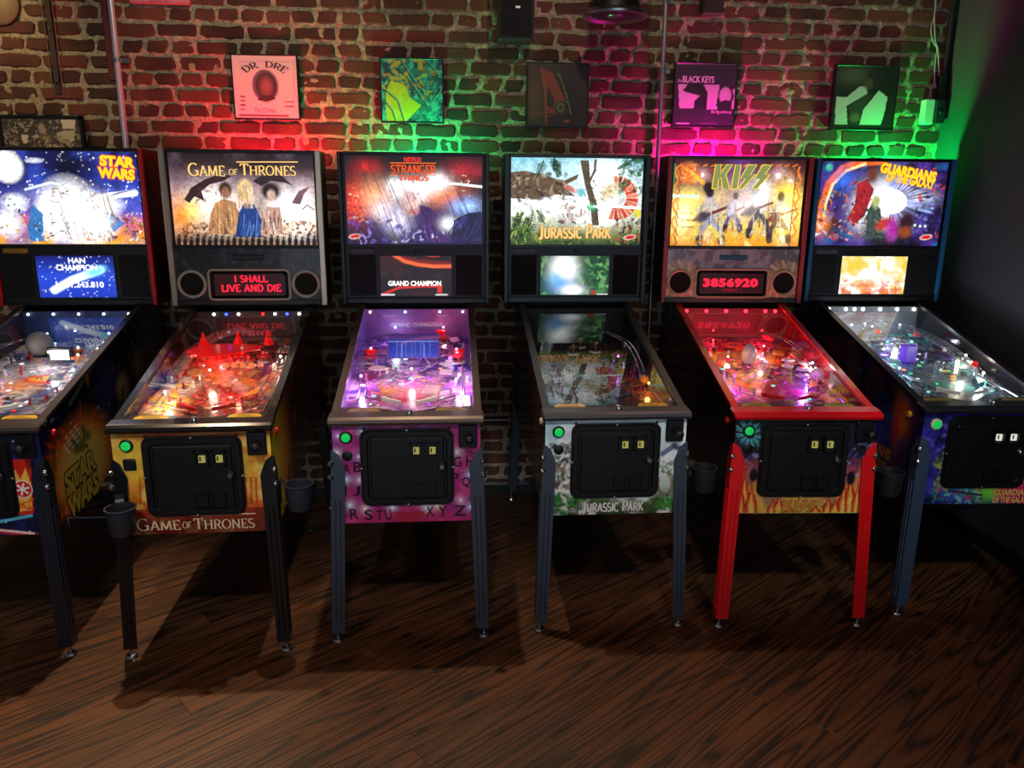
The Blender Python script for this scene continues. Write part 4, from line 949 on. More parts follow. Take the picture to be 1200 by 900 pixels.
def front_horror(A, f, root):
    A.fill((176, 44, 116)); A.cloud(.12, (150, 36, 130), .45, .65, 4); A.cloud(.07, (206, 70, 140), .55, .7, 5); A.haze(476, 606, 70, 10, (190, 36, 80), .6); A.haze(396, 530, 10, 24, (120, 30, 120), .7)
    for pts in ([(388, 515), (410, 512), (440, 508), (500, 507), (540, 510), (564, 507)], [(394, 533), (408, 536), (420, 530)], [(396, 562), (410, 566), (424, 562)], [(400, 596), (430, 590), (470, 594), (510, 590), (548, 585), (556, 580)], [(534, 530), (548, 528), (558, 532)], [(535, 556), (550, 552), (556, 556)]): A.line(pts, .9, (30, 16, 30))
    for x, y, c in ((396, 511, (230, 160, 250)), (424, 506, (150, 190, 255)), (466, 505, (250, 170, 200)), (495, 505, (130, 150, 255)), (395, 531, (240, 220, 255)), (420, 535, (160, 150, 250)), (406, 562, (200, 220, 255)), (421, 562, (250, 200, 255)), (410, 592, (200, 230, 255)), (428, 596, (250, 220, 240)), (460, 594, (190, 220, 255)), (512, 592, (255, 220, 180)), (540, 586, (255, 190, 230)), (550, 556, (170, 180, 255)), (551, 594, (190, 180, 255)), (536, 530, (250, 220, 240)), (500, 594, (220, 240, 250))):
        A.haze(x, y, 6, 6, c, .75); A.ell(x, y, 1.6, 2.2, (255, 250, 255), .4)
    for s_, x, y in (('A', 406, 549), ('B', 419, 547), ('G', 536, 541), ('H', 551, 540), ('I', 404, 575), ('J', 418, 575), ('P', 533, 560), ('Q', 546, 565), ('R', 415, 602), ('S', 432, 603), ('T', 445, 604), ('U', 455, 603), ('X', 504, 599), ('Y', 519, 599), ('Z', 539, 598)):
        wd = 8 if s_ in 'AGHQRSXYPB' else (6 if s_ in 'TU' else (3 if s_ == 'I' else (13 if s_ == 'Z' else 7)))
        letters(f, s_, (x-wd/2-.8, y-6, x+wd/2+.8, y+6), P_blk, root, 'painted_letter', bold=.012, rot=random.Random(x).uniform(-8, 8))
    kw = dict(style='stroke', outline=.05, omat=P_brown, thick=.17, thin=.1)
    letters(f, 'STRANGER', (460, 599.5, 497, 605.5), P_red, root, 'front_lettering', **kw); letters(f, 'THINGS', (466, 606.5, 491, 611.5), P_red, root, 'front_lettering', **kw)
    letters(f, 'NETFLIX', (470, 595.5, 487, 598.5), P_red, root, 'small_lettering', bold=.02)
def pf_horror(A):
    A.haze(.25, .28, .07, .08, (226, 50, 80)); A.haze(.15, .3, .05, .06, (255, 170, 60)); A.haze(.36, .3, .05, .06, (255, 200, 190)); A.haze(.25, .2, .11, .03, (200, 20, 30)); A.dabs((.15, .17, .36, .23), 24, [(220, 40, 40), (150, 10, 20)], (.005, .014), 4)
# --- machine with the white jungle front
def glass_jungle(A, f, root):
    A.vgrad([(0, (40, 70, 30)), (.12, (120, 130, 60)), (.3, (220, 225, 200)), (.6, (240, 250, 250)), (1, (130, 215, 235))])
    A.haze(660, 200, 40, 14, (190, 235, 250), .8, 1.3); A.haze(710, 205, 22, 16, W_, 1, 2.0); A.haze(650, 240, 40, 12, W_, .8, 1.9); A.haze(700, 250, 22, 14, W_, .8, 2.0)
    A.poly([(598, 202), (615, 200), (640, 206), (660, 212), (678, 204), (676, 210), (660, 218), (674, 230), (650, 228), (630, 234), (598, 232)], (104, 80, 56)); A.dabs((598, 202, 664, 234), 46, [(70, 50, 36), (150, 120, 90), (180, 160, 130), (90, 76, 50), (50, 40, 30)], (1, 4), 4); A.ell(668, 221, 8, 3, (220, 120, 110), .4, -30); A.ell(681, 226, 5, 5, (110, 200, 215), .4)
    A.poly([(680, 188), (690, 188), (692, 215), (700, 240), (702, 264), (694, 264), (691, 238), (685, 215)], (92, 76, 56)); A.line([(690, 214), (697, 200), (698, 188)], 3, (100, 84, 60)); A.dabs((684, 190, 700, 262), 16, [(60, 48, 34), (130, 110, 80)], (1, 2.4), 5)
    cx, cy = 722, 232
    for i in range(15):
        t = math.radians(-105+i*14); r = 26; A.poly([(cx+12*math.cos(t-.12), cy-12*math.sin(t-.12)), (cx+r*math.cos(t-.10), cy-r*math.sin(t-.10)), (cx+r*math.cos(t+.10), cy-r*math.sin(t+.10)), (cx+12*math.cos(t+.12), cy-12*math.sin(t+.12))], (214, 70, 40) if i % 2 else (236, 130, 90))
    A.ell(714, 224, 12, 8, (226, 210, 170), .4, 30, 1.3); A.dabs((700, 214, 722, 250), 16, [(150, 130, 90), (250, 245, 220), (110, 100, 70)], (1, 3), 6, a=.7)
    A.dabs((655, 240, 690, 262), 14, [(150, 60, 40), (200, 120, 80), (90, 90, 110), (230, 230, 240)], (1.5, 4), 7); A.dabs((615, 225, 680, 250), 20, [(150, 170, 190), W_, (90, 110, 120), (190, 160, 130)], (1, 4), 8, a=.7)
    for i in range(26):
        r_ = random.Random(i+3)
        if i < 15: A.frond(r_.uniform(594, 640), r_.uniform(262, 292), r_.uniform(40, 150), r_.uniform(16, 30), [(30, 66, 26), (96, 140, 44), (56, 100, 40), (20, 44, 24), (176, 190, 90)], i, 1.2)
        elif i < 21: A.frond(r_.choice((r_.uniform(600, 655), r_.uniform(712, 754))), r_.uniform(184, 190), r_.uniform(200, 340), r_.uniform(12, 22), [(24, 60, 40), (50, 100, 60), (20, 44, 34)], i, 1.2)
        else: A.frond(r_.uniform(700, 750), r_.uniform(276, 292), r_.uniform(50, 130), r_.uniform(10, 20), [(34, 60, 26), (110, 130, 50), (30, 44, 22)], i, 1.1)
    A.dabs((725, 188, 756, 225), 26, [(30, 70, 40), (60, 120, 60), (20, 50, 34)], (1.5, 4), 9, asp=3); A.dabs((722, 256, 756, 284), 22, [(40, 36, 26), (80, 70, 40), (170, 90, 50), (30, 50, 30)], (1.5, 4), 10); A.ell(747, 250, 5, 5, (220, 210, 60), .3); A.line([(692, 242), (720, 242), (751, 244)], 2.5, (220, 255, 245), 1.8); A.haze(692, 243, 5, 4, (60, 240, 160), .8)
    A.dabs((630, 275, 725, 286), 18, [(50, 80, 30), (130, 150, 60), (30, 46, 20)], (1.5, 4), 11); maker_mark(A, 738, 278)
    letters(f, 'JURASSIC PARK', (631, 263, 716, 281), T_gold, root, 'title_lettering', style='stroke', thick=.24, thin=.13, serif=.05, outline=.05, omat=E('lit_brown_print', (190, 96, 30), .8), small=.8)
def lcd_jungle(A, f, root):
    A.fill((30, 70, 46)); A.dabs((632, 300, 714, 350), 70, [(20, 50, 30), (60, 130, 70), (110, 170, 90), (30, 90, 60)], (2, 6), 3); A.haze(661, 316, 13, 16, W_, 1, 2.4); A.haze(658, 333, 14, 10, (60, 150, 230), .9, 1.2); A.haze(671, 340, 12, 6, W_, .9, 1.8); A.haze(652, 325, 8, 8, (90, 180, 240), .7, 1.2)
    A.dabs((690, 306, 712, 344), 26, [(60, 150, 80), (130, 200, 120), (30, 80, 50)], (1, 3), 4); A.poly([(693, 340), (697, 340), (697, 345), (693, 345)], (200, 50, 40)); A.line([(700, 345), (711, 345)], 2, (220, 230, 220))
def front_jungle(A, f, root):
    A.vgrad([(0, (40, 60, 30)), (.14, (70, 110, 60)), (.3, (190, 206, 190)), (.6, (240, 248, 246)), (1, (214, 244, 248))])
    A.cloud(.08, (252, 254, 254), .5, .66, 4, .8); A.haze(646, 505, 9, 20, (150, 215, 230), .7)
    A.dabs((650, 536, 672, 572), 30, [(120, 100, 76), (80, 66, 50), (160, 140, 110), (60, 52, 44)], (1.5, 5), 3); A.dabs((646, 520, 670, 540), 12, [(40, 44, 40), (120, 130, 120), (20, 26, 26)], (1.5, 5), 4); A.line(arc(779, 566, 9, 14, -60, 200, 10), 5, (130, 116, 96)); A.dabs((774, 540, 800, 560), 14, [(80, 110, 60), (150, 170, 150), (50, 80, 44)], (1.5, 4), 5); A.line([(776, 532), (790, 522), (800, 528)], 6, (110, 130, 160))
    for i in range(22):
        r_ = random.Random(i+5); x = r_.choice((r_.uniform(640, 678), r_.uniform(756, 800))); A.frond(x, r_.uniform(590, 608), r_.uniform(20, 160), r_.uniform(12, 24), [(44, 110, 50), (90, 170, 70), (30, 74, 40), (60, 140, 70)], i, 1.3)
    A.dabs((670, 585, 770, 604), 30, [(30, 50, 24), (70, 84, 40), (100, 90, 50)], (1.5, 5), 6, a=.8)
    letters(f, 'JURASSIC PARK', (682, 586, 754, 600.5), P_white, root, 'front_lettering', style='stroke', thick=.26, thin=.15, serif=.05, outline=.05, omat=P_blk, small=.82)
def pf_jungle(A):
    A.haze(.1, .35, .07, .1, (70, 80, 60)); A.haze(.42, .25, .06, .12, (170, 84, 30)); A.dabs((.36, .15, .48, .45), 18, [(190, 100, 40), (60, 30, 40), (110, 50, 30)], (.008, .02), 4)
# --- machine with the red legs
def bolt_logo(f, root, box, fillm, linem, r):
    K = [[(.0, 0), (.10, 0), (.10, .38), (.14, .46), (.19, 0), (.31, 0), (.22, .6), (.32, 1), (.21, 1), (.12, .62), (.12, 1), (.02, 1)],
         [(.345, 0), (.45, 0), (.47, 1), (.365, 1)],
         [(.59, 1), (.75, 1), (.655, .60), (.745, .60), (.54, 0), (.465, 0), (.575, .42), (.485, .42)]]
    K.append([(x+.255, y) for x, y in K[2]])
    x0, y0, x1, y1 = box; bl = f.at(x0, y1); brr = f.at(x1, y1); tl = f.at((x0+x1)/2, y0); H = tl[1]-bl[1]; W = brr[0]-bl[0]
    for k in K:
        P = [f.P(bl[0]+x*W+y*.02*W, bl[1]+y*H, .0024) for x, y in k]
        o = MB().add(P, [tuple(range(len(P)))]).build('title_lettering', fillm, root); MB().tube(P+[P[0]], r, 5).build('letter_outline', linem, o)
def glass_stage(A, f, root):
    A.vgrad([(0, (230, 130, 30)), (.12, (255, 200, 60)), (.35, (255, 225, 110)), (.55, (250, 200, 110)), (.7, (120, 50, 60)), (1, (60, 20, 26))])
    A.haze(868, 205, 18, 30, (110, 60, 150), .8); A.haze(858, 240, 50, 20, (255, 235, 150), .8, 1.3)
    for x, y, r in ((823, 205, 1.8), (912, 206, 2.4), (926, 212, 1.6), (808, 200, 1.6)): A.haze(x, y, r*4, r*4, (255, 190, 200), .8); A.ell(x, y, r, r, W_, .5, k=2)
    A.dabs((830, 195, 935, 225), 40, [(200, 60, 40), (90, 20, 40), (250, 150, 80), (50, 14, 24)], (.6, 2), 4)
    A.ell(806, 203, 13, 11, (240, 120, 40), .3); A.dabs((796, 194, 820, 216), 22, [(255, 170, 60), (220, 80, 30), (255, 210, 120)], (1, 3.6), 5); A.line([(812, 204), (824, 214)], 5, (255, 180, 60), 1.2)
    A.haze(804, 240, 14, 12, (255, 225, 60), 1, 1.5); A.haze(920, 230, 16, 16, (255, 220, 50), 1, 1.5); A.haze(890, 228, 12, 14, W_, .9, 1.8); A.haze(800, 255, 10, 18, (255, 250, 200), .8, 1.5); A.haze(920, 262, 8, 22, (255, 250, 210), .9, 1.5)
    A.poly([(812, 226), (930, 226), (934, 262), (806, 262)], (226, 190, 120), 1, .35); A.haze(870, 236, 30, 16, (150, 90, 160), .7)
    def performer(x, y, h, lean, c1, c2, seed):
        q = random.Random(seed); hx = x+lean*h
        A.line([(x, y-h*.45), (x+lean*h*.5, y-h*.62), (hx, y-h*.82)], h*.17, c1); A.ell(hx, y-h*.92, h*.075, h*.1, (40, 26, 36), .3)
        for sg in (-1, 1):
            A.line([(x, y-h*.48), (x+sg*h*.16, y-h*.24), (x+sg*h*.2+lean*4, y)], h*.10, c2); A.line([(x+sg*h*.2+lean*4, y-h*.1), (x+sg*h*.2+lean*4, y)], h*.13, (60, 46, 56)); A.line([(hx, y-h*.78), (hx+sg*h*.2, y-h*.6), (hx+sg*h*.1, y-h*.48)], h*.07, c1)
        A.line([(hx-h*.3, y-h*.42), (hx+h*.32, y-h*.66)], h*.05, q.choice([(120, 40, 40), (230, 226, 230), (60, 50, 60)])); A.ell(hx-h*.14, y-h*.48, h*.13, h*.09, q.choice([(220, 215, 225), (150, 60, 40), (70, 60, 80)]), .3, 25)
        A.folds((x-h*.2, y-h*.8, x+h*.2, y), 14, [(250, 245, 240), (70, 56, 70), (190, 170, 190)], 0, seed, 1.0, .7)
    performer(832, 286, 66, .0, (210, 196, 190), (170, 170, 190), 1); performer(858, 270, 44, .1, (200, 190, 214), (120, 100, 150), 2); performer(889, 276, 58, -.05, (236, 230, 232), (80, 66, 76), 3); performer(912, 282, 56, .06, (240, 230, 210), (100, 84, 86), 4)
    A.dabs((812, 222, 925, 285), 30, [(60, 44, 56), (230, 226, 240), (150, 90, 50), (250, 220, 140), (110, 100, 140), (130, 60, 110)], (.6, 1.6), 6, a=.8)
    A.dabs((795, 268, 930, 298), 30, [(255, 230, 90), (250, 170, 40), (255, 245, 180), (220, 120, 30)], (1.5, 6), 7, a=.6)
    A.haze(884, 224, 5, 8, (40, 20, 34), .9); A.ell(830, 220, 6, 7, (40, 20, 26), .3)
    for y in (250, 258, 266): A.line([(799, y), (812, y)], 1.4, (120, 50, 40)); A.line([(902, y), (918, y)], 1.4, (140, 60, 50))
    for side in (0, 1):
        for i in range(11):
            x = (793 - i*.7 if side == 0 else 937 - i*1.0); y = 196+i*10; A.line([(x, y), (x+(3 if i % 2 else -2), y+5), (x, y+10)], 2.2, (250, 140, 50)); A.line([(x+(3 if side == 0 else -3), y), (x+(5 if side == 0 else -5), y+10)], 1.4, (150, 40, 24))
    for i in range(15): A.line([(788+i*10, 301), (793+i*10, 297), (798+i*10, 301)], 2, (220, 110, 30)); A.line([(795+i*9.6, 195), (800+i*9.6, 193)], 2, (230, 120, 50))
    A.glow(892, 226, 10, 12, (255, 255, 245), .9); A.glow(920, 250, 9, 26, (255, 230, 120), .7); A.glow(804, 248, 10, 24, (255, 225, 110), .7); A.glow(860, 292, 60, 7, (255, 190, 50), .5); A.glow(872, 240, 14, 16, (255, 240, 220), .5)
    A.line([(786, 229), (800, 230), (818, 230)], 3, (200, 255, 220), 1.4); A.poly([(785, 192), (792, 192), (788, 235), (785, 235)], (30, 150, 90)); maker_mark(A, 857, 292)
    bolt_logo(f, root, (834, 193, 900, 221), E('lit_grey_green_print', (150, 158, 96), .9), T_yel, .0022)
def panel_stage(A, f, root):
    A.fill((176, 176, 180)); A.cloud(.05, (120, 120, 128), .48, .62, 5)
    for sx in (-1, 1):
        cx = .33+sx*.262
        for i in range(22):
            t = 6.283*i/22; A.line([(cx+.062*math.cos(t), .078+.062*math.sin(t)), (cx+.105*math.cos(t+.25), .078+.105*math.sin(t+.25))], .016, (232, 206, 150) if i % 2 else (196, 160, 104))
    for i in range(10): A.line([(.14+.04*i, .235), (.17+.04*i, .19)], .004, (180, 140, 90))
    A.stars(40, (0, 0, .66, .24), 4, .6, .003)
def dmd_stage(f, root):
    letters(f, '3856920', (824, 326, 888, 336.5), T_dmd, root, 'display_text', bold=.05, spacing=1.1); letters(f, 'CREDIT 1', (846, 338.5, 868, 341.5), E('dim_red_display', (200, 10, 40), .7), root, 'display_text', bold=.01)
def front_stage(A, f, root):
    A.vgrad([(0, (232, 190, 80)), (.2, (236, 170, 76)), (.45, (200, 90, 60)), (.6, (40, 30, 50)), (1, (16, 26, 34))])
    A.cloud(.05, (70, 50, 110), .55, .7, 4, .5); c = (879, 509)
    for i in range(34):
        t = 6.283*i/34; r1 = random.Random(i).uniform(12, 20); A.line([(c[0]+6*math.cos(t), c[1]+6*math.sin(t)), (c[0]+r1*math.cos(t), c[1]+r1*math.sin(t))], 1.2, (90, 190, 190) if i % 3 else (30, 90, 90))
    for x, h in ((872, 60), (880, 40), (905, 20), (912, 26), (970, 24), (978, 20), (988, 44), (996, 56), (1004, 40), (866, 50), (925, 10), (955, 12)):
        for k, (cc, ww) in enumerate((((190, 40, 24), 1.0), ((232, 110, 40), .75), ((246, 196, 90), .45))):
            hh = h*(1-.16*k); wd = 7*ww; b = 603; A.poly([(x-wd, b-2), (x-wd*.9, b-hh*.4), (x-wd*.2, b-hh*.65), (x+wd*.2, b-hh), (x+wd*.5, b-hh*.6), (x+wd, b-hh*.35), (x+wd, b-2)], cc)
    A.dabs((866, 530, 900, 560), 16, [(70, 60, 110), (150, 140, 190), (30, 24, 40)], (1.5, 4), 5, a=.8); A.dabs((990, 520, 1020, 560), 18, [(80, 70, 140), (160, 150, 200), (30, 24, 40)], (1.5, 4), 6, a=.8); A.ell(883, 557, 5, 8, (24, 18, 30), .2); A.ell(997, 560, 5, 9, (24, 18, 30), .2)
    A.line([(863, 602), (1010, 601)], 2, (226, 220, 110))
    bolt_logo(f, root, (915, 586, 955, 600), mat('flame_orange_print', (226, 130, 60), .4), P_grn, .0012)
def pf_stage(A):
    A.haze(.13, .38, .07, .10, (240, 150, 50)); A.haze(.25, .25, .12, .08, (180, 20, 50), .8); A.haze(.4, .35, .05, .08, (140, 40, 200), .9); A.haze(.1, .25, .05, .05, (220, 40, 220), .9)
    for i in range(7): t = math.radians(60+i*22); A.line([(.14, .36), (.14+.09*math.cos(t), .36+.09*math.sin(t))], .022, (244, 170, 50))
# --- machine with the blue trim
def glass_space(A, f, root):
    A.fill((40, 26, 80)); A.cloud(.1, (80, 50, 150), .46, .64, 4); A.cloud(.07, (30, 90, 160), .55, .68, 5); A.cloud(.09, (20, 12, 30), .52, .66, 6)
    A.line([(962, 265), (964, 240), (972, 215), (988, 198), (1010, 190), (1035, 188)], 9, (250, 110, 40), 1.1); A.line([(964, 262), (967, 240), (976, 216), (992, 200), (1014, 192)], 3, (255, 220, 140), 1.6)
    A.haze(962, 262, 10, 12, (255, 140, 60), 1, 1.3); A.haze(990, 212, 12, 12, (60, 110, 230), .9, 1.2); A.ell(972, 196, 4, 4, (80, 190, 160), .3)
    A.haze(1042, 236, 20, 20, W_, 1, 3.0); A.haze(1062, 232, 22, 8, W_, .9, 2.2); A.haze(1010, 245, 12, 20, W_, .7, 1.8); A.haze(1046, 216, 8, 6, (90, 110, 220), .8)
    for i in range(22):
        t = math.radians(-70+i*7.5); A.line([(1042+22*math.cos(t), 236+16*math.sin(t)), (1042+52*math.cos(t), 236+38*math.sin(t))], 2.5, random.Random(i).choice([(130, 140, 230), (70, 50, 160), (40, 40, 110), (170, 190, 250)]), 1, .85)
    A.poly([(1004, 216), (1016, 210), (1024, 222), (1014, 250), (1000, 266), (992, 258), (1002, 238)], (176, 40, 50)); A.dabs((996, 210, 1022, 264), 20, [(120, 24, 34), (220, 90, 80), (90, 20, 30)], (1, 3.6), 3); A.ell(1022, 205, 6, 8, (120, 60, 50), .4)
    A.poly([(1016, 250), (1024, 232), (1032, 246), (1034, 280), (1014, 280)], (70, 86, 80)); A.ell(1027, 236, 5, 7, (190, 200, 120), .4); A.dabs((1012, 240, 1034, 280), 14, [(40, 60, 60), (120, 150, 120), (20, 26, 30)], (1, 3), 4)
    A.ell(1036, 262, 10, 6, (200, 60, 50), .4, 30); A.ell(1046, 268, 7, 12, (190, 50, 170), .5); A.ell(1062, 262, 10, 14, (60, 30, 40), .4); A.ell(1060, 272, 8, 6, (150, 70, 40), .4)
    A.dabs((955, 220, 1000, 282), 50, [(20, 16, 26), (150, 160, 190), (90, 60, 60), (220, 120, 70), (50, 70, 110), (240, 240, 250)], (.8, 3.4), 5); A.dabs((1070, 195, 1108, 280), 40, [(30, 20, 60), (110, 110, 190), (200, 60, 60), (20, 14, 30), (60, 50, 130)], (1, 4), 6); A.dabs((975, 262, 1010, 282), 18, [(200, 60, 40), (250, 170, 130), (60, 20, 20)], (1, 3), 7)
    for x, y in ((1072, 264), (1078, 265), (1084, 265)): A.ell(x, y, 1.5, 1.5, W_, .4)
    maker_mark(A, 1085, 278)
    sl = lambda a, b: (a, b-.35*a)
    letters(f, 'GUARDIANS', (1031, 196, 1098, 208), T_yel, root, 'title_lettering', bold=.05, outline=.04, omat=T_org, rot=-9); letters(f, 'OF THE GALAXY', (1038, 206, 1096, 217), T_yel, root, 'title_lettering', bold=.04, outline=.04, omat=T_org, rot=-9)
def lcd_space(A, f, root):
    A.vgrad([(0, (250, 110, 60)), (.25, (255, 170, 90)), (.45, (255, 250, 230)), (.7, (250, 226, 90)), (1, (255, 250, 190))]); A.cloud(.05, W_, .5, .62, 4, .9, 1.5); A.cloud(.08, (250, 216, 60), .5, .66, 6, .8); A.dabs((982, 328, 1056, 344), 26, [(240, 90, 40), (255, 180, 120), (255, 240, 220), (220, 110, 70)], (2, 6), 5, a=.7)
def front_space(A, f, root):
    A.fill((36, 40, 110)); A.cloud(.09, (60, 50, 170), .46, .64, 4); A.cloud(.07, (20, 24, 70), .5, .65, 5); A.haze(1125, 575, 22, 8, (60, 170, 210), .6); A.haze(1158, 578, 14, 9, (120, 240, 60), 1); A.haze(1200, 570, 26, 12, (226, 40, 120), .9)
    A.dabs((1095, 528, 1112, 570), 26, [(150, 180, 60), (90, 130, 50), (210, 200, 90), (60, 90, 60)], (1.5, 4), 3); A.dabs((1092, 566, 1150, 590), 40, [(40, 130, 150), (90, 150, 90), (200, 60, 60), (30, 60, 130), (120, 200, 200), (170, 150, 70)], (1.2, 4), 4); A.line([(1112, 575), (1150, 580)], 2.5, (50, 50, 50)); A.dabs((1088, 498, 1112, 530), 20, [(70, 60, 190), (110, 90, 210), (40, 30, 120)], (1.5, 5), 6); A.dabs((1172, 558, 1260, 590), 30, [(226, 60, 60), (240, 120, 60), (200, 30, 110)], (2, 5), 7, a=.7)
    gx = f.at(1164, 577)[0]; gy1, gy2 = f.at(1180, 573)[1], f.at(1180, 589)[1]; gm_ = (gy1+gy2)/2
    letters(f, 'GUARDIANS', (gx, gm_+.002, f.W-.05, gy1), mat('pale_orange_print', (246, 196, 110), .4), root, 'front_lettering', bold=.03, outline=.05, omat=P_red, px=False); letters(f, 'OF THE GALAXY', (gx, gy2, f.W-.05, gm_-.002), mat('pale_orange_print', (246, 196, 110), .4), root, 'front_lettering', bold=.03, outline=.05, omat=P_red, px=False)
def side_space(A, f, root):
    A.fill((16, 14, 30)); A.cloud(.2, (40, 36, 90), .45, .65, 4); A.cloud(.15, (70, 30, 60), .52, .68, 5); W = f.W
    A.haze(W-.16, .31, .05, .10, (226, 110, 40)); A.haze(W-.18, .28, .03, .09, (200, 40, 40), .8); A.haze(W-.3, .22, .06, .1, (50, 80, 190), .8); A.haze(W-.62, .36, .06, .12, (140, 80, 50), .8); A.haze(W-.85, .46, .12, .06, (130, 60, 40), .7); A.dabs((W-1.1, .05, W-.1, .55), 60, [(40, 60, 120), (120, 60, 50), (60, 30, 80), (20, 18, 34), (50, 110, 110)], (.012, .04), 6, a=.7)
    letters(f, 'GUARDIANS', (W-.52, .11, W-.2, .165), mat('dim_orange_print', (180, 110, 40), .5), root, 'side_lettering', bold=.05, px=False); letters(f, 'OF THE GALAXY', (W-.50, .05, W-.22, .10), mat('dim_orange_print', (180, 110, 40), .5), root, 'side_lettering', bold=.05, px=False)
def pf_space(A):
    A.haze(.25, .35, .16, .2, (120, 130, 130), .7); A.haze(.3, .25, .08, .06, (90, 190, 170), .8); A.haze(.2, .6, .08, .1, (110, 80, 170), .8)
def dark_side(c1, c2, seed):
    def fn(A, f, root): A.fill((14, 12, 16)); A.cloud(.22, c1, .46, .66, seed); A.cloud(.13, c2, .54, .68, seed+1); A.dabs((0, 0, 1.3, .6), 30, [c1, c2, (10, 10, 12)], (.02, .05), seed, a=.5)
    return fn

L_slate = mat('slate_powder_coat', (66, 74, 88), .38, .4, noise=.1, nscale=300); L_black = mat('gloss_black_coat', (14, 14, 16), .25, coat=.5); L_navy = mat('blue_black_coat', (26, 30, 42), .3, coat=.4); L_red = mat('gloss_red_coat', (214, 14, 22), .28, coat=.5); L_blue = mat('slate_blue_coat', (66, 84, 110), .36, .4)
R_bronze = mat('dark_bronze_coat', (74, 64, 58), .36, .5); R_grey = mat('dark_grey_coat', (58, 58, 64), .4, .3); R_red = mat('gloss_red_bar', (206, 12, 24), .25, coat=.6); R_dark = mat('charcoal_coat', (40, 42, 48), .35, .3)
C_yel = mat('yellow_card', (214, 168, 44), .55, noise=.15, nscale=60); C_tan = mat('tan_card', (168, 128, 84), .6, noise=.2, nscale=60); C_ol = mat('olive_card', (168, 150, 66), .6, noise=.2, nscale=60)
AP = mat('apron_dark', (26, 22, 24), .4, noise=.3, nscale=30); AP2 = mat('apron_brown', (60, 36, 36), .4, noise=.4, nscale=30)
BL = mat('mirror_blade', (60, 56, 60), .12, .8); BP = mat('back_panel_dark', (34, 30, 40), .5, noise=.6, nscale=25)
RD = mat('translucent_red_plastic', (220, 20, 24), .2, emit=(255, 20, 20), es=.35, coat=.5)
Wt = (255, 250, 240); Rr, Bb, Pp, Oo, Gg, Tt = (255, 30, 30), (50, 80, 255), (190, 60, 255), (255, 150, 40), (60, 255, 120), (120, 240, 255)
rampL = [(-.20, .42, .02), (-.19, .62, .05), (-.12, .80, .075), (-.02, .86, .085), (.07, .80, .085)]
rampR = [(.19, .40, .02), (.185, .6, .05), (.13, .78, .075), (.03, .9, .085), (-.08, .9, .085)]
wireL = [(-.10, .84, .08), (-.21, .72, .075), (-.22, .5, .055), (-.19, .3, .03)]
wireR = [(.12, .82, .08), (.20, .68, .07), (.205, .45, .05), (.185, .28, .028)]
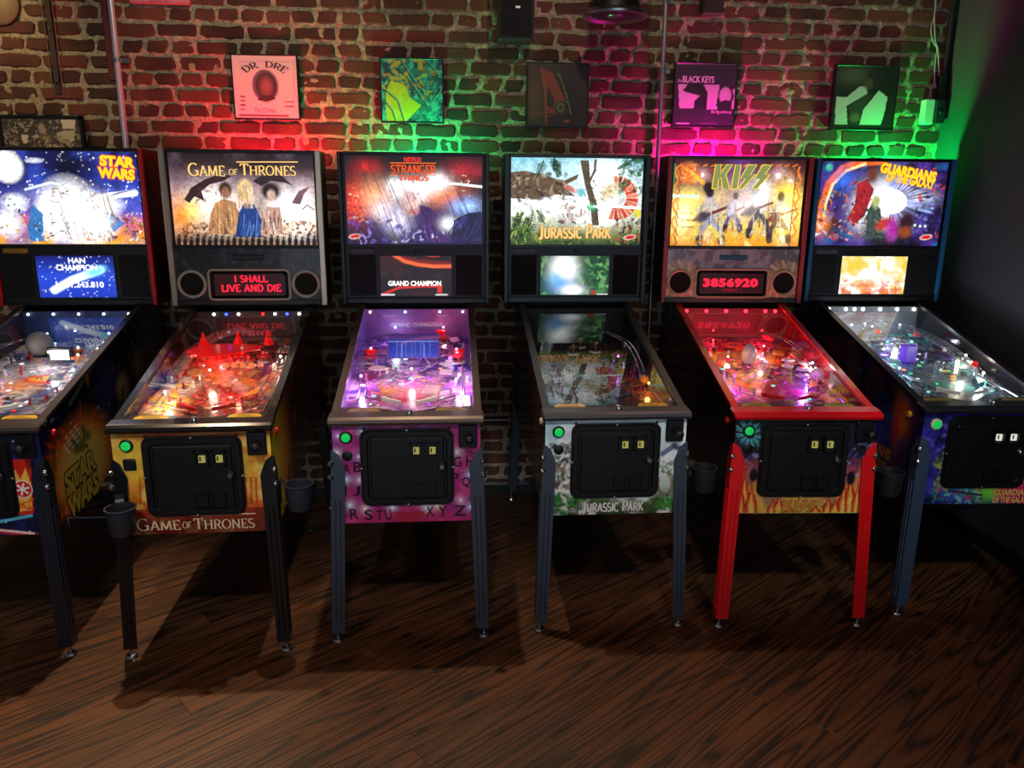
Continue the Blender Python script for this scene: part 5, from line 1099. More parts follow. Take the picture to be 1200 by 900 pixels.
MACH = [
 dict(x=-1.7413, y=2.6909, a=.025, seed=1, label='pinball machine with red-edged back box and starry blue backglass, leftmost in the row', leg=L_navy, rail=R_bronze, trim=mat('red_trim', (196, 22, 28), .35), bbside=mat('dark_red_side', (64, 14, 18), .4), button=mat('red_button', (214, 20, 24), .3), side=M_cab,
      glass=glass_star, disp='lcd', lcd=lcd_star, panel=mat('black_panel', (20, 20, 22), .5), front=front_star, sides={1: side_star}, badge=mat('gold_badge', (190, 140, 40), .4, noise=.7, nscale=60),
      pf_base=(110, 110, 130), pf_pal=[(200, 202, 214), (70, 84, 140), (190, 190, 205), (240, 200, 160), (60, 60, 70), (190, 60, 110)], pf_fn=pf_star, apron=AP, card=C_yel, flip=P_white, plastic=mat('blue_plastic', (60, 80, 150), .3), post=mat('red_post', (190, 30, 40), .4), bump=mat('orange_bumper', (220, 110, 40), .3), ins=[Wt, Wt, Rr, Pp], blade=BL, backpanel=mat('starry_back_panel', (30, 50, 96), .5, noise=.5, nscale=40), leds=[Wt, None, Wt, None, Wt, None, Wt, None, Wt], gi=[(-.19, .30, .04, .5, Wt), (.2, .42, .05, .5, Wt), (0.02, .62, .06, .4, Wt), (-.1, .88, .06, .35, (200, 220, 255)), (.17, .88, .06, .35, (200, 220, 255))],
      ramps=(rampR,), wires=(wireL, wireR), bumpers=((.12, .66), (.17, .74), (.08, .76)), cups=()),
 dict(x=-.9413, y=2.6782, a=.0317, seed=2, label='pinball machine with champagne-edged back box, round speakers and yellow and red front', leg=L_black, rail=mat('black_rail', (16, 14, 14), .22, coat=.6), trim=mat('champagne_trim', (196, 180, 158), .3, .7), trimw=.026, button=mat('red_button', (214, 20, 24), .3), side=M_cab,
      glass=glass_gold, disp='dmd', panel=M_cab, panel_art=panel_gold, dmd=dmd_gold, ringmat=mat('dull_silver_ring', (186, 178, 162), .4, .25), front=front_gold, sides={1: side_gold}, sq=True,
      pf_base=(70, 30, 28), pf_pal=[(150, 40, 30), (190, 110, 60), (60, 40, 50), (220, 180, 140), (110, 20, 22), (200, 60, 36)], pf_fn=pf_gold, apron=AP, card=C_yel, flip=mat('red_flipper', (200, 30, 30), .3), plastic=mat('amber_plastic', (210, 140, 50), .3), post=mat('red_post', (190, 30, 40), .4), bump=mat('red_bumper', (200, 24, 24), .3), ins=[Rr, (255, 90, 60), (255, 200, 180), Rr], ins_s=2.2, n_ins=30, blade=BL, backpanel=BP, leds=[None, Wt, Bb, Wt, None, Rr, Wt, Bb, Wt], led_r=.007, gi=[(-.16, .20, .045, .5, Wt), (-.05, .42, .05, .4, (255, 230, 200)), (.21, .55, .06, .55, Wt), (-.08, .72, .03, .9, (255, 40, 40)), (.08, .3, .05, .4, (255, 90, 70)), (.1, .86, .06, .4, (255, 90, 120))],
      ramps=(rampL,), ramp_mat=M_clear, wires=(wireR,), bumpers=((.06, .62), (.11, .68), (.02, .68)), cups=(((-.232, -.09, .53), (-.262, -.012, .56)), ((.362, .0, .565), (.292, .01, .6))), cupmat=mat('black_plastic_cup', (40, 43, 52), .35)),
 dict(x=-.1867, y=2.7356, a=.0067, seed=3, label='pinball machine with pink front painted with black alphabet letters', leg=L_slate, rail=mat('brown_grey_coat', (88, 76, 71), .38, .5), trim=mat('black_trim', (18, 20, 20), .3), trimw=.014, button=M_black, side=M_cab,
      glass=glass_horror, disp='lcd', lcd=lcd_horror, panel=mat('black_panel', (20, 20, 22), .5), front=front_horror, badge=mat('violet_badge', (70, 40, 90), .4, noise=.7, nscale=60), sides={1: dark_side((40, 16, 40), (60, 20, 30), 3), -1: dark_side((40, 16, 40), (60, 20, 30), 3)},
      pf_base=(110, 50, 130), pf_pal=[(150, 90, 190), (220, 170, 230), (70, 40, 130), (230, 120, 180), (50, 60, 160), (250, 220, 240)], pf_fn=pf_horror, apron=AP2, card=C_tan, flip=P_white, plastic=mat('violet_plastic', (150, 80, 200), .3), post=mat('pink_post', (230, 120, 190), .4), bump=mat('red_bumper', (200, 24, 24), .3), ins=[Pp, Wt, (255, 90, 180), Tt, Oo], n_ins=26, ins_s=2.0, blade=mat('violet_blade', (150, 120, 190), .2, .5), backpanel=mat('pink_back_panel', (150, 80, 150), .5, noise=.7, nscale=30), leds=[Wt, None, None, (190, 250, 255), None, None, Wt, None, Wt], gi=[(-.2, .3, .05, .8, (230, 180, 255)), (.2, .3, .05, .8, (240, 200, 255)), (-.19, .62, .06, .8, (250, 190, 240)), (.19, .6, .06, .8, (230, 190, 255)), (0, .38, .05, .6, (255, 190, 200)), (-.1, .9, .07, .7, (190, 200, 255)), (.13, .9, .07, .6, (255, 160, 200))],
      ramps=(), wires=(wireL,), bumpers=((-.19, .62), (.2, .62), (.13, .9))),
 dict(x=.6033, y=2.7678, a=.0117, seed=4, label='pinball machine with white jungle front and dark unlit playfield', leg=L_slate, rail=R_grey, trim=mat('teal_grey_trim', (44, 66, 68), .4), trimw=.02, toptrim=mat('teal_grey_trim', (44, 66, 68), .4), button=mat('cream_button', (220, 200, 160), .35), side=M_cab,
      glass=glass_jungle, disp='lcd', lcd=lcd_jungle, panel=mat('teal_grey_panel', (38, 56, 58), .5), front=front_jungle, sides={-1: dark_side((70, 40, 24), (40, 26, 18), 4)},
      pf_base=(24, 24, 26), pf_pal=[(50, 44, 40), (30, 36, 44), (90, 50, 30), (70, 30, 70), (34, 50, 34), (24, 22, 26)], pf_fn=pf_jungle, apron=AP, card=C_yel, flip=mat('dark_flipper', (60, 50, 50), .4), plastic=mat('brown_plastic', (110, 60, 30), .3), post=mat('violet_post', (90, 40, 110), .4), bump=mat('dark_bumper', (60, 40, 30), .3), ins=[(60, 30, 20), (40, 40, 30)], ins_s=.3, blade=mat('dark_blade', (26, 22, 24), .3), backpanel=mat('back_panel_black', (16, 18, 20), .6), leds=[None, None], gi=[(.19, .22, .03, .10, (255, 170, 90)), (.12, .5, .05, .04, (200, 100, 255))],
      ramps=(rampL,), wires=(wireR,), cups=(((.365, .03, .56), (.292, .02, .6)),)),
 dict(x=1.334, y=2.7384, a=-.0451, seed=5, label='pinball machine with glossy red legs, rails and lock bar', leg=L_red, rail=R_red, trim=mat('dusty_red_trim', (176, 60, 66), .4), button=mat('red_button', (214, 20, 24), .3), side=M_cab,
      glass=glass_stage, disp='dmd', panel=M_cab, panel_art=panel_stage, dmd=dmd_stage, ringmat=mat('pale_gold_ring', (206, 188, 150), .4, .2), plate2=mat('teal_plate', (60, 130, 150), .4, noise=.8, nscale=80), toptrim=mat('green_grey_trim', (44, 56, 52), .4), front=front_stage, sides={1: dark_side((60, 30, 24), (90, 50, 30), 7), -1: dark_side((40, 14, 14), (30, 20, 20), 5)},
      pf_base=(90, 30, 60), pf_pal=[(190, 60, 70), (230, 150, 60), (120, 50, 150), (230, 190, 200), (60, 30, 60), (220, 40, 110)], pf_fn=pf_stage, apron=AP2, card=C_ol, flip=mat('red_flipper', (200, 30, 30), .3), plastic=mat('orange_plastic', (230, 130, 40), .3), post=mat('violet_post', (90, 40, 110), .4), bump=mat('pale_bumper', (220, 210, 220), .3), ins=[Rr, (255, 80, 200), Oo, Tt, Pp], n_ins=26, ins_s=1.8, blade=mat('red_blade', (120, 30, 40), .2, .4), backpanel=mat('red_back_panel', (120, 20, 40), .5, noise=.6, nscale=25), leds=[(255, 40, 60), None, (255, 40, 60), None, (255, 40, 60), None, (255, 40, 60), None, (255, 40, 60), (255, 40, 60)], led_r=.009, gi=[(-.19, .26, .05, .6, (255, 60, 220)), (.1, .24, .04, .7, (180, 80, 255)), (.2, .42, .05, .6, (255, 235, 235)), (-.15, .5, .05, .5, (255, 190, 120)), (.05, .62, .06, .4, (255, 150, 150)), (-.12, .86, .06, .8, (255, 40, 60)), (.12, .86, .06, .7, (255, 40, 60))],
      ramps=(), wires=(wireR,), bumpers=((.16, .42), (.2, .5), (.14, .54)), cups=(((.375, .04, .545), (.292, .03, .6)),)),
 dict(x=2.1141, y=2.7917, a=-.0294, seed=6, label='pinball machine with blue-edged back box and white-lit playfield, rightmost in the row', leg=L_blue, rail=R_dark, trim=mat('blue_trim', (36, 104, 146), .4), button=mat('yellow_button', (226, 170, 40), .35), side=M_cab, ring=mat('cream_ring', (230, 220, 180), .35), slot=E('white_lit_slot', (225, 235, 215), .9),
      glass=glass_space, disp='lcd', lcd=lcd_space, panel=mat('black_panel', (20, 20, 22), .5), front=front_space, sides={-1: side_space}, btn2=False,
      pf_base=(66, 70, 76), pf_pal=[(120, 130, 140), (50, 56, 64), (80, 150, 150), (150, 90, 60), (100, 80, 150), (190, 200, 205)], pf_fn=pf_space, apron=AP, card=C_ol, flip=P_white, plastic=mat('clear_grey_plastic', (150, 160, 170), .2), post=mat('teal_post', (60, 160, 160), .4), bump=mat('white_bumper', (230, 235, 235), .3), ins=[Tt, Wt, Gg, Oo], n_ins=24, ins_s=1.8, blade=BL, backpanel=mat('grey_back_panel', (110, 116, 124), .5, noise=.5, nscale=30), leds=[Wt, None, Wt, Wt, Wt, None, Wt, None, Wt, None, Wt], led_r=.009, gi=[(-.2, .3, .05, .5, (220, 240, 255)), (.14, .24, .05, .8, (235, 250, 255)), (.18, .44, .06, .8, (255, 245, 220)), (-.14, .56, .05, .6, (220, 240, 255)), (0, .62, .05, .4, (170, 110, 255)), (-.15, .88, .07, .7, (230, 245, 255)), (.1, .88, .07, .7, (230, 245, 255))],
      ramps=(rampL, rampR), wires=(wireL, wireR), bumpers=((.02, .66), (.08, .72), (-.04, .72))),
]
roots = [machine(c) for c in MACH]
# single toys on the playfields
m1, m2, m3, m4, m5, m6 = roots
MB().sphere(PF(-.10, .80, .056), .054, 12).build('grey_ball_toy', mat('pale_grey_ball', (176, 172, 168), .5, noise=.4, nscale=30), m1, True)
sc_ = MB().bbox(PF(.05, .66, .05), (.105, .02, .07), .004, axis=1).build('mini_screen', M_black, m1); MB().box(PF(.05, .66, .052)+Vector((0, -.0115, 0)), (.078, .002, .044)).build('screen_face', E('mini_screen_light', (240, 245, 255), 1.6), sc_)
pts = [PF(u, v, .062) for u, v in ((-.21, .66), (-.10, .58), (.10, .68), (.10, .73), (.0, .76), (-.17, .76))]
MB().prism(pts, (0, 0, .004)).build('upper_playfield', RD, m2)
for i in range(5): MB().lathe([(.012, 0), (.014, .008), (.010, .018), (.003, .022)], 14, PF(-.02+i*.036, .55, .03)).build('dome_lamp', E('orange_dome', (255, 120, 60), .9), m2, True)
for u, v, h, s in ((-.15, .72, .08, .03), (-.02, .8, .06, .028), (.1, .86, .05, .026)): MB().lathe([(s, 0), (s*.8, .02), (s*.3, .05), (s*.1, .07)], 6, PF(u, v, h-.02)).build('red_tower', RD, m2)
fm3 = Matrix.Translation((MACH[2]['x'], MACH[2]['y'], 0)) @ Matrix.Rotation(MACH[2]['a'], 4, 'Z')
p0 = PF(-.005, .66, .02); vf = Face(fm3, p0+Vector((-.112, 0, 0)), p0+Vector((.112, 0, 0)), p0+Vector((-.112, .05, .098)))
VA = Art(vf, 60, 34, px=False); VA.vgrad([(0, (24, 50, 190)), (.75, (30, 40, 150)), (.78, (80, 50, 130)), (1, (60, 30, 100))])
for x in np.linspace(.01, .214, 16): VA.line([(x, .004), (x, .08)], .0016, (90, 150, 240), 1, .6)
for pts_ in ([(.06, .004), (.06, .06), (.16, .06), (.16, .004)], [(.07, .075), (.06, .06)], [(.15, .075), (.16, .06)], [(.0, .075), (.224, .075)]): VA.line(pts_, .0022, (130, 180, 255))
VA.build('video_panel', art_mat('video_panel_light', es=1.0), m3, 0); MB().prism([vf.P(-.004, -.004, -.002), vf.P(.228, -.004, -.002), vf.P(.228, vf.H+.004, -.002), vf.P(-.004, vf.H+.004, -.002)], -vf.n*.006).build('video_panel_frame', mat('violet_plastic', (150, 80, 200), .3), m3)
for u, v in ((-.19, .62), (.2, .62), (.12, .9)): 
    o_ = MB().lathe([(.006, .045), (.02, .05), (.028, .062), (.02, .07), (.008, .066)], 8, PF(u, v)).build('red_flower_lamp', RD, m3)
for u in (-.135, .125): MB().bbox(PF(u, .56, .035), (.034, .03, .05), .005, axis=2).build('dark_violet_box', mat('deep_violet', (60, 24, 110), .3), m3)
MB().box(PF(.226, .16, .01), (.026, .13, .012)).build('lane_lamp', E('white_lane_lamp', (255, 240, 245), 1.6), m3)
MB().lathe([(.004, 0), (.024, .012), (.034, .045), (.030, .075), (.014, .095), (.002, .1)], 16, PF(-.03, .58, .0)).build('pale_oval_toy', mat('pale_grey_oval', (190, 180, 184), .4, noise=.4, nscale=30), m5, True)
MB().sphere(PF(.2, .36, .034), .03, 10).build('pale_ball_toy', mat('pale_pink_ball', (226, 190, 190), .4, noise=.3, nscale=40), m5, True)
MB().bbox(PF(.0, .50, .03), (.05, .03, .05), .004, axis=2).build('clear_box_toy', M_clear, m5)
MB().bbox(PF(-.02, .56, .045), (.06, .05, .085), .006, axis=2).build('violet_box_toy', mat('violet_toy', (90, 50, 160), .3, emit=(120, 50, 255), es=.25), m6)
for u, v, h in ((.12, .40, .075), (.05, .42, .05), (.16, .34, .05)): MB().lathe([(.02, 0), (.02, h), (.017, h+.004), (.001, h+.004)], 16, PF(u, v)).build('clear_tube', M_clear, m6, True)
MB().lathe([(.008, 0), (.008, .06)], 10, PF(.12, .40, .006)).build('tube_lamp', E('warm_tube_lamp', (255, 240, 190), 4.0), m6)
for u, v in ((-.01, .88), (.17, .84), (.2, .40)): MB().lathe([(.012, .04), (.016, .05), (.010, .062), (.002, .064)], 12, PF(u, v)).build('red_dome', RD, m6, True)
for u, v in ((.07, .40), (.09, .48), (.06, .30)): MB().lathe([(.008, 0), (.012, .03), (.009, .055), (.002, .06)], 8, PF(u, v)).build('violet_figure', mat('violet_resin', (90, 30, 110), .4), m4, True)
MB().sphere(PF(.19, .30, .03), .022, 8).build('amber_ball_toy', mat('amber_toy', (220, 140, 50), .4), m4, True)

# ------------------------------------------------------------------ things on the wall
def picture(label, corners, frame_m, fn, border=.007, nx=80, ny=80, mat_=None, cat='framed picture', depth=.022):
    """framed print leaning flat on the wall; corners: (left, top, right, bottom) in the photograph, found on the wall plane"""
    x0, y0, x1, y1 = corners; yy = WALL_Y-.012-depth
    a, b = on_y(x0, (y0+y1)/2, yy), on_y(x1, (y0+y1)/2, yy); t, d = on_y((x0+x1)/2, y0, yy), on_y((x0+x1)/2, y1, yy)
    W = (b-a).length; H = (t-d).z; c = (a+b)/2; c.z = (t.z+d.z)/2
    root = empty('framed_picture', (c.x, WALL_Y-.012, c.z)); tag(root, label, cat, 'pictures on the brick wall')
    M = Matrix.Translation(root.location)
    mb = MB()
    for cx, cz, sx, sz in ((-W/2+border/2, 0, border, H), (W/2-border/2, 0, border, H), (0, H/2-border/2, W, border), (0, -H/2+border/2, W, border)): mb.bbox((cx, -depth/2, cz), (sx, depth, sz), .0015, axis=2 if sz > sx else 0)
    mb.build('frame', frame_m, root); MB().box((0, -.004, 0), (W-.002, .006, H-.002)).build('backing', M_black, root)
    f = Face(M, (-W/2+border, -depth+.002, -H/2+border), (W/2-border, -depth+.002, -H/2+border), (-W/2+border, -depth+.002, H/2-border))
    A = Art(f, nx, ny); fn(A, f, root); A.build('print', mat_ or art_mat('paper_print', rough=.55, coat=.35), root, 0)
    g = MB().add([f.P(0, 0, .0016), f.P(f.W, 0, .0016), f.P(f.W, f.H, .0016), f.P(0, f.H, .0016)], [(0, 1, 2, 3)]).build('glazing', glass_mat('picture_glass', ior=1.18), root)
    return root
FRM = mat('black_frame', (14, 13, 13), .35)
INK = mat('dark_brown_ink', (64, 26, 26), .6); INKP = mat('pale_ink', (226, 190, 226), .6); INKG = mat('yellow_green_ink', (130, 190, 70), .6)
def pic_white(A, f, root):
    A.fill((226, 214, 206)); W, H = f.W, f.H
    A.line([(280, 72), (344, 72), (345, 134)], .8, (190, 170, 170)); A.ell(310.5, 100.5, 15, 18, (130, 110, 130), .05); A.ell(312, 101, 13.5, 16.5, (60, 40, 48), .2); A.ell(312, 101, 7, 10, (150, 90, 84), .5); A.poly([(301, 117), (306, 112), (320, 112), (323, 116), (312, 119)], (70, 30, 40))
    A.line([(281, 135), (338, 136)], 2, (80, 20, 44)); [A.line([(282, y), (287, y)], 1.6, (90, 40, 60)) for y in (113, 118, 123, 128)]; [A.line([(334, y), (344, y+.3)], 1.5, (120, 50, 80)) for y in (119, 124.5)]
    def bend(a, b): th = a*1.5; r = 1.0+b*.27; return (r*math.sin(th)*.73, (r*math.cos(th)-.86)*2.6)
    letters(f, 'DR. DRE', (285, 74, 336, 85), INK, root, 'lettering', style='stroke', warp=bend, off=.0012, thick=.17, thin=.08)
    letters(f, 'The Chronic', (298, 126, 324, 132), mat('violet_ink', (110, 50, 130), .6), root, 'lettering', off=.0012, slant=.2)
def pic_yellow(A, f, root):
    A.fill((20, 120, 120)); A.cloud(.06, (24, 60, 80), .48, .62, 3); A.cloud(.03, (60, 180, 170), .55, .66, 4)
    A.dabs((450, 70, 498, 110), 40, [(196, 170, 40), (210, 150, 50), (40, 50, 60), (190, 180, 60), (30, 70, 90)], (2, 5), 3); A.poly([(453, 144), (452, 108), (458, 94), (474, 100), (480, 114), (494, 124), (484, 134), (474, 144)], (196, 196, 30)); A.dabs((454, 100, 478, 140), 14, [(210, 204, 50), (170, 180, 20)], (3, 7), 5, a=.6)
    for pts in ([(452, 106), (466, 118), (474, 144)], [(452, 120), (460, 130), (464, 144)], [(470, 72), (486, 96), (506, 120)], [(498, 70), (512, 86), (519, 98)], [(504, 120), (514, 108), (519, 92)], [(476, 90), (492, 112), (500, 124)]): A.line(pts, 1.6, (20, 60, 66)); A.line([(p[0]+2, p[1]) for p in pts], .8, (110, 200, 190))
    A.dabs((490, 84, 510, 116), 12, [(196, 180, 60), (170, 130, 50), (40, 90, 90)], (2, 5), 6); A.dabs((496, 90, 519, 143), 40, [(16, 70, 80), (40, 170, 160), (20, 100, 110)], (1, 3), 7)
def pic_brown(A, f, root):
    A.fill((58, 46, 34)); A.vgrad([(0, (54, 40, 26)), (1, (60, 48, 38))]); A.haze(625, 115, 14, 26, (104, 72, 40), .9); A.haze(672, 110, 22, 60, (32, 26, 24), .9)
    A.poly([(632, 78), (648, 86), (662, 116), (664, 130), (652, 134), (640, 132), (637, 100)], (140, 62, 38)); A.poly([(641, 100), (650, 116), (648, 128), (641, 124)], (54, 44, 34)); A.line([(635, 82), (639, 110), (640, 146)], 2.4, (150, 74, 50)); A.line([(620, 133), (652, 132)], 1.6, (140, 64, 44)); A.line([(620, 137), (650, 136)], 1.2, (130, 64, 44)); A.ell(657, 127, 7, 8, (50, 56, 34), .15); A.ell(657, 126, 4, 5, (110, 130, 60), .2); A.ell(657, 126, 2.4, 3, (40, 46, 30), .2); A.ell(664, 142, 4, 1.6, (150, 84, 60), .3)
    def bend(a, b): return (a*.62+b*.16+a*a*-.2, -a*1.0+b*.10+.0)
    letters(f, 'The Low End Theory', (652, 86, 672, 134), INKG, root, 'lettering', off=.0012, warp=lambda a, b: (a*.75-b*.16-(.25-a*a)*.0+.25*(.25-a*a), -a*1.0+b*.02), bold=.01)
def pic_duo(A, f, root):
    A.fill((46, 40, 54)); A.cloud(.1, (54, 46, 66), .5, .65, 3, .6)
    A.poly([(795, 99), (843, 99), (840, 128), (796, 127)], (206, 172, 206)); A.poly([(858, 104), (861, 104), (860, 128), (857, 128)], (206, 172, 206))
    A.poly([(800, 106), (806, 99), (824, 98), (829, 108), (828, 127), (813, 127), (814, 118), (820, 112), (804, 108)], (30, 22, 36)); A.poly([(842, 108), (846, 101), (858, 102), (860, 114), (854, 126), (844, 128), (839, 124)], (30, 22, 36)); A.ell(850, 112, 7, 9, (206, 172, 206), .12); A.poly([(842, 120), (851, 117), (858, 120), (852, 128), (842, 128)], (40, 28, 46))
    A.line([(793, 144.5), (807, 144.7)], 1.2, (200, 190, 210)); A.line([(820, 144.5), (840, 145)], .7, (110, 70, 100)); A.line([(794, 74.5), (862, 75)], 1.4, (130, 124, 132))
    letters(f, 'BLACK KEYS', (800, 89, 837, 97), INKP, root, 'lettering', bold=.03, off=.0012); letters(f, 'the', (794, 92, 799, 96.5), INKP, root, 'lettering', off=.0012); letters(f, 'the big come up', (833, 129, 857, 134), INKP, root, 'lettering', off=.0012, bold=.01)
def pic_pale(A, f, root):
    A.fill((30, 34, 32)); A.haze(1000, 88, 20, 10, (96, 104, 84), .9); A.poly([(978, 146), (980, 113), (992, 114), (1008, 101), (1016, 102), (1016, 110), (992, 124), (993, 146)], (205, 210, 205)); A.poly([(1007, 146), (1012, 128), (1030, 106), (1040, 114), (1036, 134), (1032, 146)], (222, 226, 222)); A.ell(1026, 90, 9, 10, (44, 40, 36), .3); A.ell(1018, 98, 5, 6, (96, 76, 60), .4); A.poly([(994, 124), (1016, 110), (1022, 112), (1008, 134), (996, 134)], (60, 64, 56)); A.ell(1002, 138, 6, 5, (120, 104, 84), .4)
def pic_crowd(A, f, root):
    A.fill((70, 60, 52)); A.dabs((4, 138, 96, 171), 120, [(40, 34, 30), (150, 134, 114), (100, 88, 76), (190, 172, 148), (26, 22, 20)], (1, 3), 3); A.poly([(71, 140), (88, 140), (88, 151), (74, 151)], (226, 210, 180)); A.poly([(66, 156), (76, 153), (88, 153), (87, 164), (68, 164)], (200, 184, 154)); A.poly([(25, 158), (33, 158), (32, 168), (27, 168)], (236, 214, 190)); A.dabs((6, 140, 22, 170), 60, [(200, 184, 160), (40, 34, 30)], (.6, 1.6), 5); A.dabs((36, 160, 84, 172), 16, [(220, 198, 160), (150, 130, 104)], (2, 4), 6); A.ell(49, 151, 4, 6, (176, 152, 134), .3); A.folds((52, 142, 66, 168), 14, [(120, 104, 90), (60, 50, 44)], .1, 3)
picture('white framed print with arched lettering and dark oval, above red wall glow', (272, 63.5, 350, 140), FRM, pic_white)
picture('black framed print of yellow and teal shapes on the brick wall', (445.5, 67.5, 520, 144), FRM, pic_yellow)
picture('dark brown framed print with curved green lettering, centre of the wall', (617, 73, 690, 149.5), FRM, pic_brown)
picture('dark violet framed print with two pale blocks and pale lettering', (789, 73, 863, 149), FRM, pic_duo)
picture('dark framed print with two large pale patches, nearest the green corner', (976, 76, 1051, 152.5), FRM, pic_pale, border=.006)
picture('wide black framed photograph hung low, above the leftmost machine', (-1, 135, 98, 178), FRM, pic_crowd, border=.018, depth=.025)
def pic_pink(A, f, root): A.fill((240, 130, 150)); A.cloud(.05, (226, 90, 120), .5, .65, 3)
picture('pink poster cut by the top edge, beside the conduit', (148, -70, 219, 4), mat('pink_edge', (214, 90, 110), .5), pic_pink, border=.006, nx=30, ny=30, cat='poster')

def conduit(px0, py0, label, r, m, zb=.08, yoff=.03):
    a = on_y(px0, py0, WALL_Y-yoff); root = empty('conduit', (a.x, WALL_Y-yoff, zb)); tag(root, label, 'conduit')
    MB().tube([(0, 0, 0), (0, 0, ZT-zb-.005)], r, 12).build('pipe', m, root, True)
    for z in (.5, 1.25, 2.22, 2.55):
        MB().lathe([(r*1.35, 0), (r*1.35, .02)], 12, (0, 0, z)).box((r*2.2, yoff*.3, z+.01), (r*3, .006, .02)).build('strap', M_steel, root)
M_galv = mat('galvanised_steel', (206, 206, 220), .3, .55)
conduit(139, 90, 'silver steel conduit beside the red strip, left of the white print', .015, M_galv)
conduit(776, 90, 'thin grey steel conduit between the brown and violet prints', .0115, mat('grey_conduit', (150, 146, 156), .35, .8))
# narrow red strip left of the conduit
a, b = on_y(122.5, 40, WALL_Y-.01), on_y(131, 40, WALL_Y-.01); zb_ = on_y(131, 96, WALL_Y).z
o = MB().bbox(((a.x+b.x)/2, WALL_Y-.012, (zb_+ZT)/2), (b.x-a.x, .012, ZT-zb_-.01), .003).build('red_strip', mat('dull_red_mottled', (120, 40, 40), .7, noise=.4, nscale=60)); tag(o, 'narrow dull red strip along the left of the silver conduit', 'wall strip')
# dark vertical band on the bricks, paler along both edges
a = on_y(60, 40, WALL_Y-.01); zb_ = on_y(66, 112, WALL_Y).z
root = empty('dark_strip', (a.x, WALL_Y-.012, zb_)); tag(root, 'narrow dark strip running up the bricks above the wide photograph', 'wall strip')
MB().bbox((0, 0, (ZT-zb_)/2), (.024, .005, ZT-zb_-.01), .001).build('dark_band', mat('dark_band_brown', (50, 40, 34), .7, noise=.5, nscale=70), root)
for sx in (-1, 1): MB().bbox((sx*.024, .001, (ZT-zb_)/2), (.005, .006, ZT-zb_-.01), .001).build('pale_edge', mat('pale_brown_edge', (110, 88, 64), .8), root)
for z in (.06, .3, .5): MB().lathe([(.008, 0), (.006, .005), (.001, .006)], 10, (0, -.003, z), (0, -1, 0)).build('bolt', M_black, root, True)
# round pale wall plate at the top left
a = on_y(-3, 4, WALL_Y-.02); root = empty('round_wall_plate', (a.x, WALL_Y-.013, a.z)); tag(root, 'round pale metal wall plate cut by the top left corner', 'wall plate')
MB().lathe([(.095, 0), (.095, .008), (.085, .016), (.03, .022), (.001, .023)], 32, (0, 0, 0), (0, -1, 0)).build('plate', mat('pale_dusty_metal', (150, 130, 96), .6, .2, noise=.4, nscale=30), root, True)
MB().lathe([(.012, 0), (.010, .008), (.001, .009)], 6, (0, -.022, 0), (0, -1, 0)).build('bolt', M_steel, root)
# black wall speaker
a, b = on_y(584, 20, WALL_Y-.15), on_y(626, 20, WALL_Y-.15); zb_ = on_y(605, 47.5, WALL_Y-.15).z; wd = b.x-a.x
root = empty('wall_speaker', ((a.x+b.x)/2, WALL_Y-.09, zb_)); tag(root, 'black box speaker on the wall above the dark brown print', 'speaker')
SPK = mat('dark_teal_black', (20, 30, 34), .55)
MB().bbox((0, 0, .17), (wd, .13, .34), .008).build('cabinet', SPK, root); MB().bbox((0, -.068, .17), (wd-.02, .008, .315), .003, axis=1).build('grille', mat('speaker_cloth', (16, 24, 27), .9, noise=.5, nscale=300, bump=.4), root)
MB().bbox((.006, -.074, .148), (.024, .004, .011), .001, axis=1).build('badge', M_steel, root); MB().box((0, .075, .2), (.05, .04, .08)).build('wall_bracket', M_black, root)
# ring-shaped lamp fixture hanging near the wall
a, b = on_y(683, 18, WALL_Y-.32), on_y(759, 18, WALL_Y-.32); r_ = (b.x-a.x)/2; cz_ = on_y(720, 19, WALL_Y-.32).z
root = empty('ceiling_lamp', ((a.x+b.x)/2, WALL_Y-.32, cz_)); tag(root, 'round black chrome ceiling lamp with ring rim reflecting green and magenta', 'lamp')
BC = mat('black_chrome', (160, 158, 162), .3, 1.0)
prof = [(r_*.72, .030), (r_*.90, .020), (r_, .004), (r_*.985, -.006), (r_*.88, -.010), (r_*.72, .006)]
MB().lathe(prof+[prof[0]], 40).build('rim', BC, root, True)
MB().lathe([(r_*.72, .0), (r_*.72, .26), (r_*.66, .265), (r_*.1, .266)], 32).build('can', M_black, root, True)
MB().lathe([(.035, -.004), (.045, .01), (.03, .03)], 20).build('bulb_holder', BC, root, True)
for t in (0, 2.1, 4.2): MB().tube([(.03*math.cos(t), .03*math.sin(t), .01), (r_*.75*math.cos(t), r_*.75*math.sin(t), .012)], .005, 6).build('spoke', BC, root)
MB().tube([(0, 0, .26), (0, 0, ZT-cz_)], .012, 10).build('stem', M_black, root)
# second dark can behind the violet print (only its bottom shows)
a = on_y(836, 8, WALL_Y-.06)
root = empty('wall_junction_box', (a.x, WALL_Y-.012, on_y(836, 17, WALL_Y-.06).z)); tag(root, 'small dark junction box at the top of the wall above the violet print', 'junction box')
MB().bbox((0, -.025, .06), (.11, .05, .12), .004).build('box', mat('dark_red_box', (50, 22, 26), .6), root); MB().bbox((0, -.052, .06), (.10, .004, .11), .002, axis=1).build('lid', mat('dark_red_box', (50, 22, 26), .6), root)
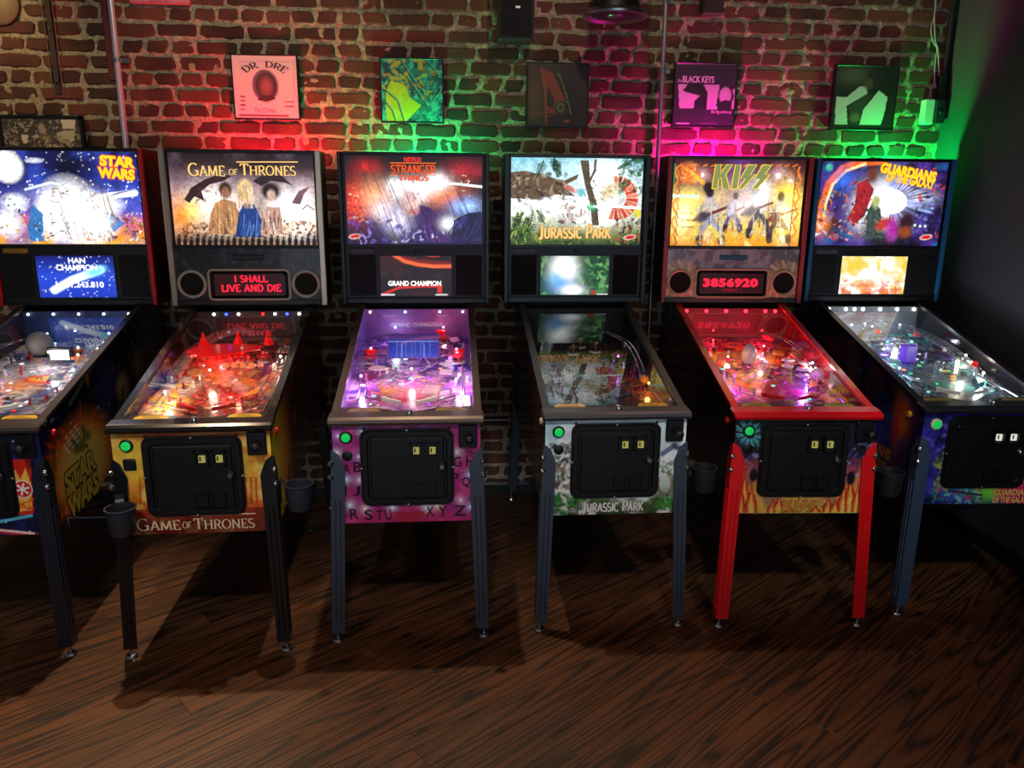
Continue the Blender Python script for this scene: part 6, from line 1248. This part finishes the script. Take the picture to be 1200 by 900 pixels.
# switch box and cables at the corner
a = on_y(1088, 131, WALL_Y-.05); 
root = empty('corner_switch_box', (a.x, WALL_Y-.012, a.z)); tag(root, 'pale switch box with dark side, at the green corner of the brick wall', 'switch box')
sc = .0047
MB().bbox((0, -.024, 0), (.052, .048, .125), .003).build('pale_cover', mat('pale_plastic', (214, 220, 214), .45), root); MB().bbox((.056, -.03, .0), (.056, .06, .12), .004).build('dark_body', mat('dark_plastic', (26, 40, 50), .5), root); MB().bbox((.062, -.02, .12), (.04, .04, .13), .004).build('upper_body', M_black, root)
MB().lathe([(.014, 0), (.014, .006), (.010, .010), (.001, .010)], 14, (.056, -.06, .0), (0, -1, 0)).build('dial', M_black, root, True)
for k, (pts_, lab) in enumerate((([(1098, -30), (1097, 8), (1091, 34), (1094, 50), (1098, 57), (1096, 72), (1095, 95), (1098, 106)], 'thin pale cable looping down to the switch box, left strand'), ([(1096, -30), (1096, 6), (1095, 20), (1096, 46), (1099, 58), (1100, 78), (1101, 100), (1102, 106)], 'thin pale cable looping down to the switch box, right strand'))):
    o = MB().tube(curve([on_y(x, y, WALL_Y-.022-.004*k) for x, y in pts_], 5), .0028, 6).build('cable', mat('pale_cable', (170, 176, 170), .5), smooth=True); tag(o, lab, 'cable', 'cables at the corner')
a = on_y(1108, 50, WALL_Y-.03); o = MB().tube([(XR-.03, WALL_Y-.03, 2.25), (XR-.03, WALL_Y-.03, ZT-.01)], .012, 10).build('corner_pipe', mat('dark_pipe', (26, 34, 32), .5), smooth=True); tag(o, 'dark vertical pipe in the corner above the switch box', 'pipe')
# horizontal pipe low on the wall, cables and rod on the floor
zz = on_y(600, 492, WALL_Y-.03).z
root = empty('low_conduit', (-.9, WALL_Y-.03, zz)); tag(root, 'thin horizontal conduit low on the wall behind the machines', 'conduit'); MB().tube([(0, 0, 0), (2.9, 0, 0)], .006, 8).build('pipe', mat('grey_conduit', (150, 146, 156), .35, .8), root, True)
for x in (.3, 1.2, 2.2): MB().box((x, .008, 0), (.02, .02, .022)).build('clip', M_steel, root)
a, b = on_z(80, 607, .02), on_z(128, 606, .02); o = MB().tube([(a.x, a.y, .02), (b.x, b.y, .02)], .006, 8).tube([(a.x, a.y, .0), (a.x, a.y, .03)], .009, 8).tube([(b.x, b.y, .0), (b.x, b.y, .03)], .009, 8).build('floor_rod', M_steel); tag(o, 'short thin steel rod on the floor between the two leftmost machines', 'rod')
o = MB().tube(curve([on_z(x, y, .006) for x, y in ((352, 618), (362, 622), (376, 618), (392, 612), (404, 600), (398, 590))], 6), .005, 6).build('power_cable', M_rubber, smooth=True); tag(o, 'black power cable curling on the floor between champagne-edged and pink machines', 'cable')
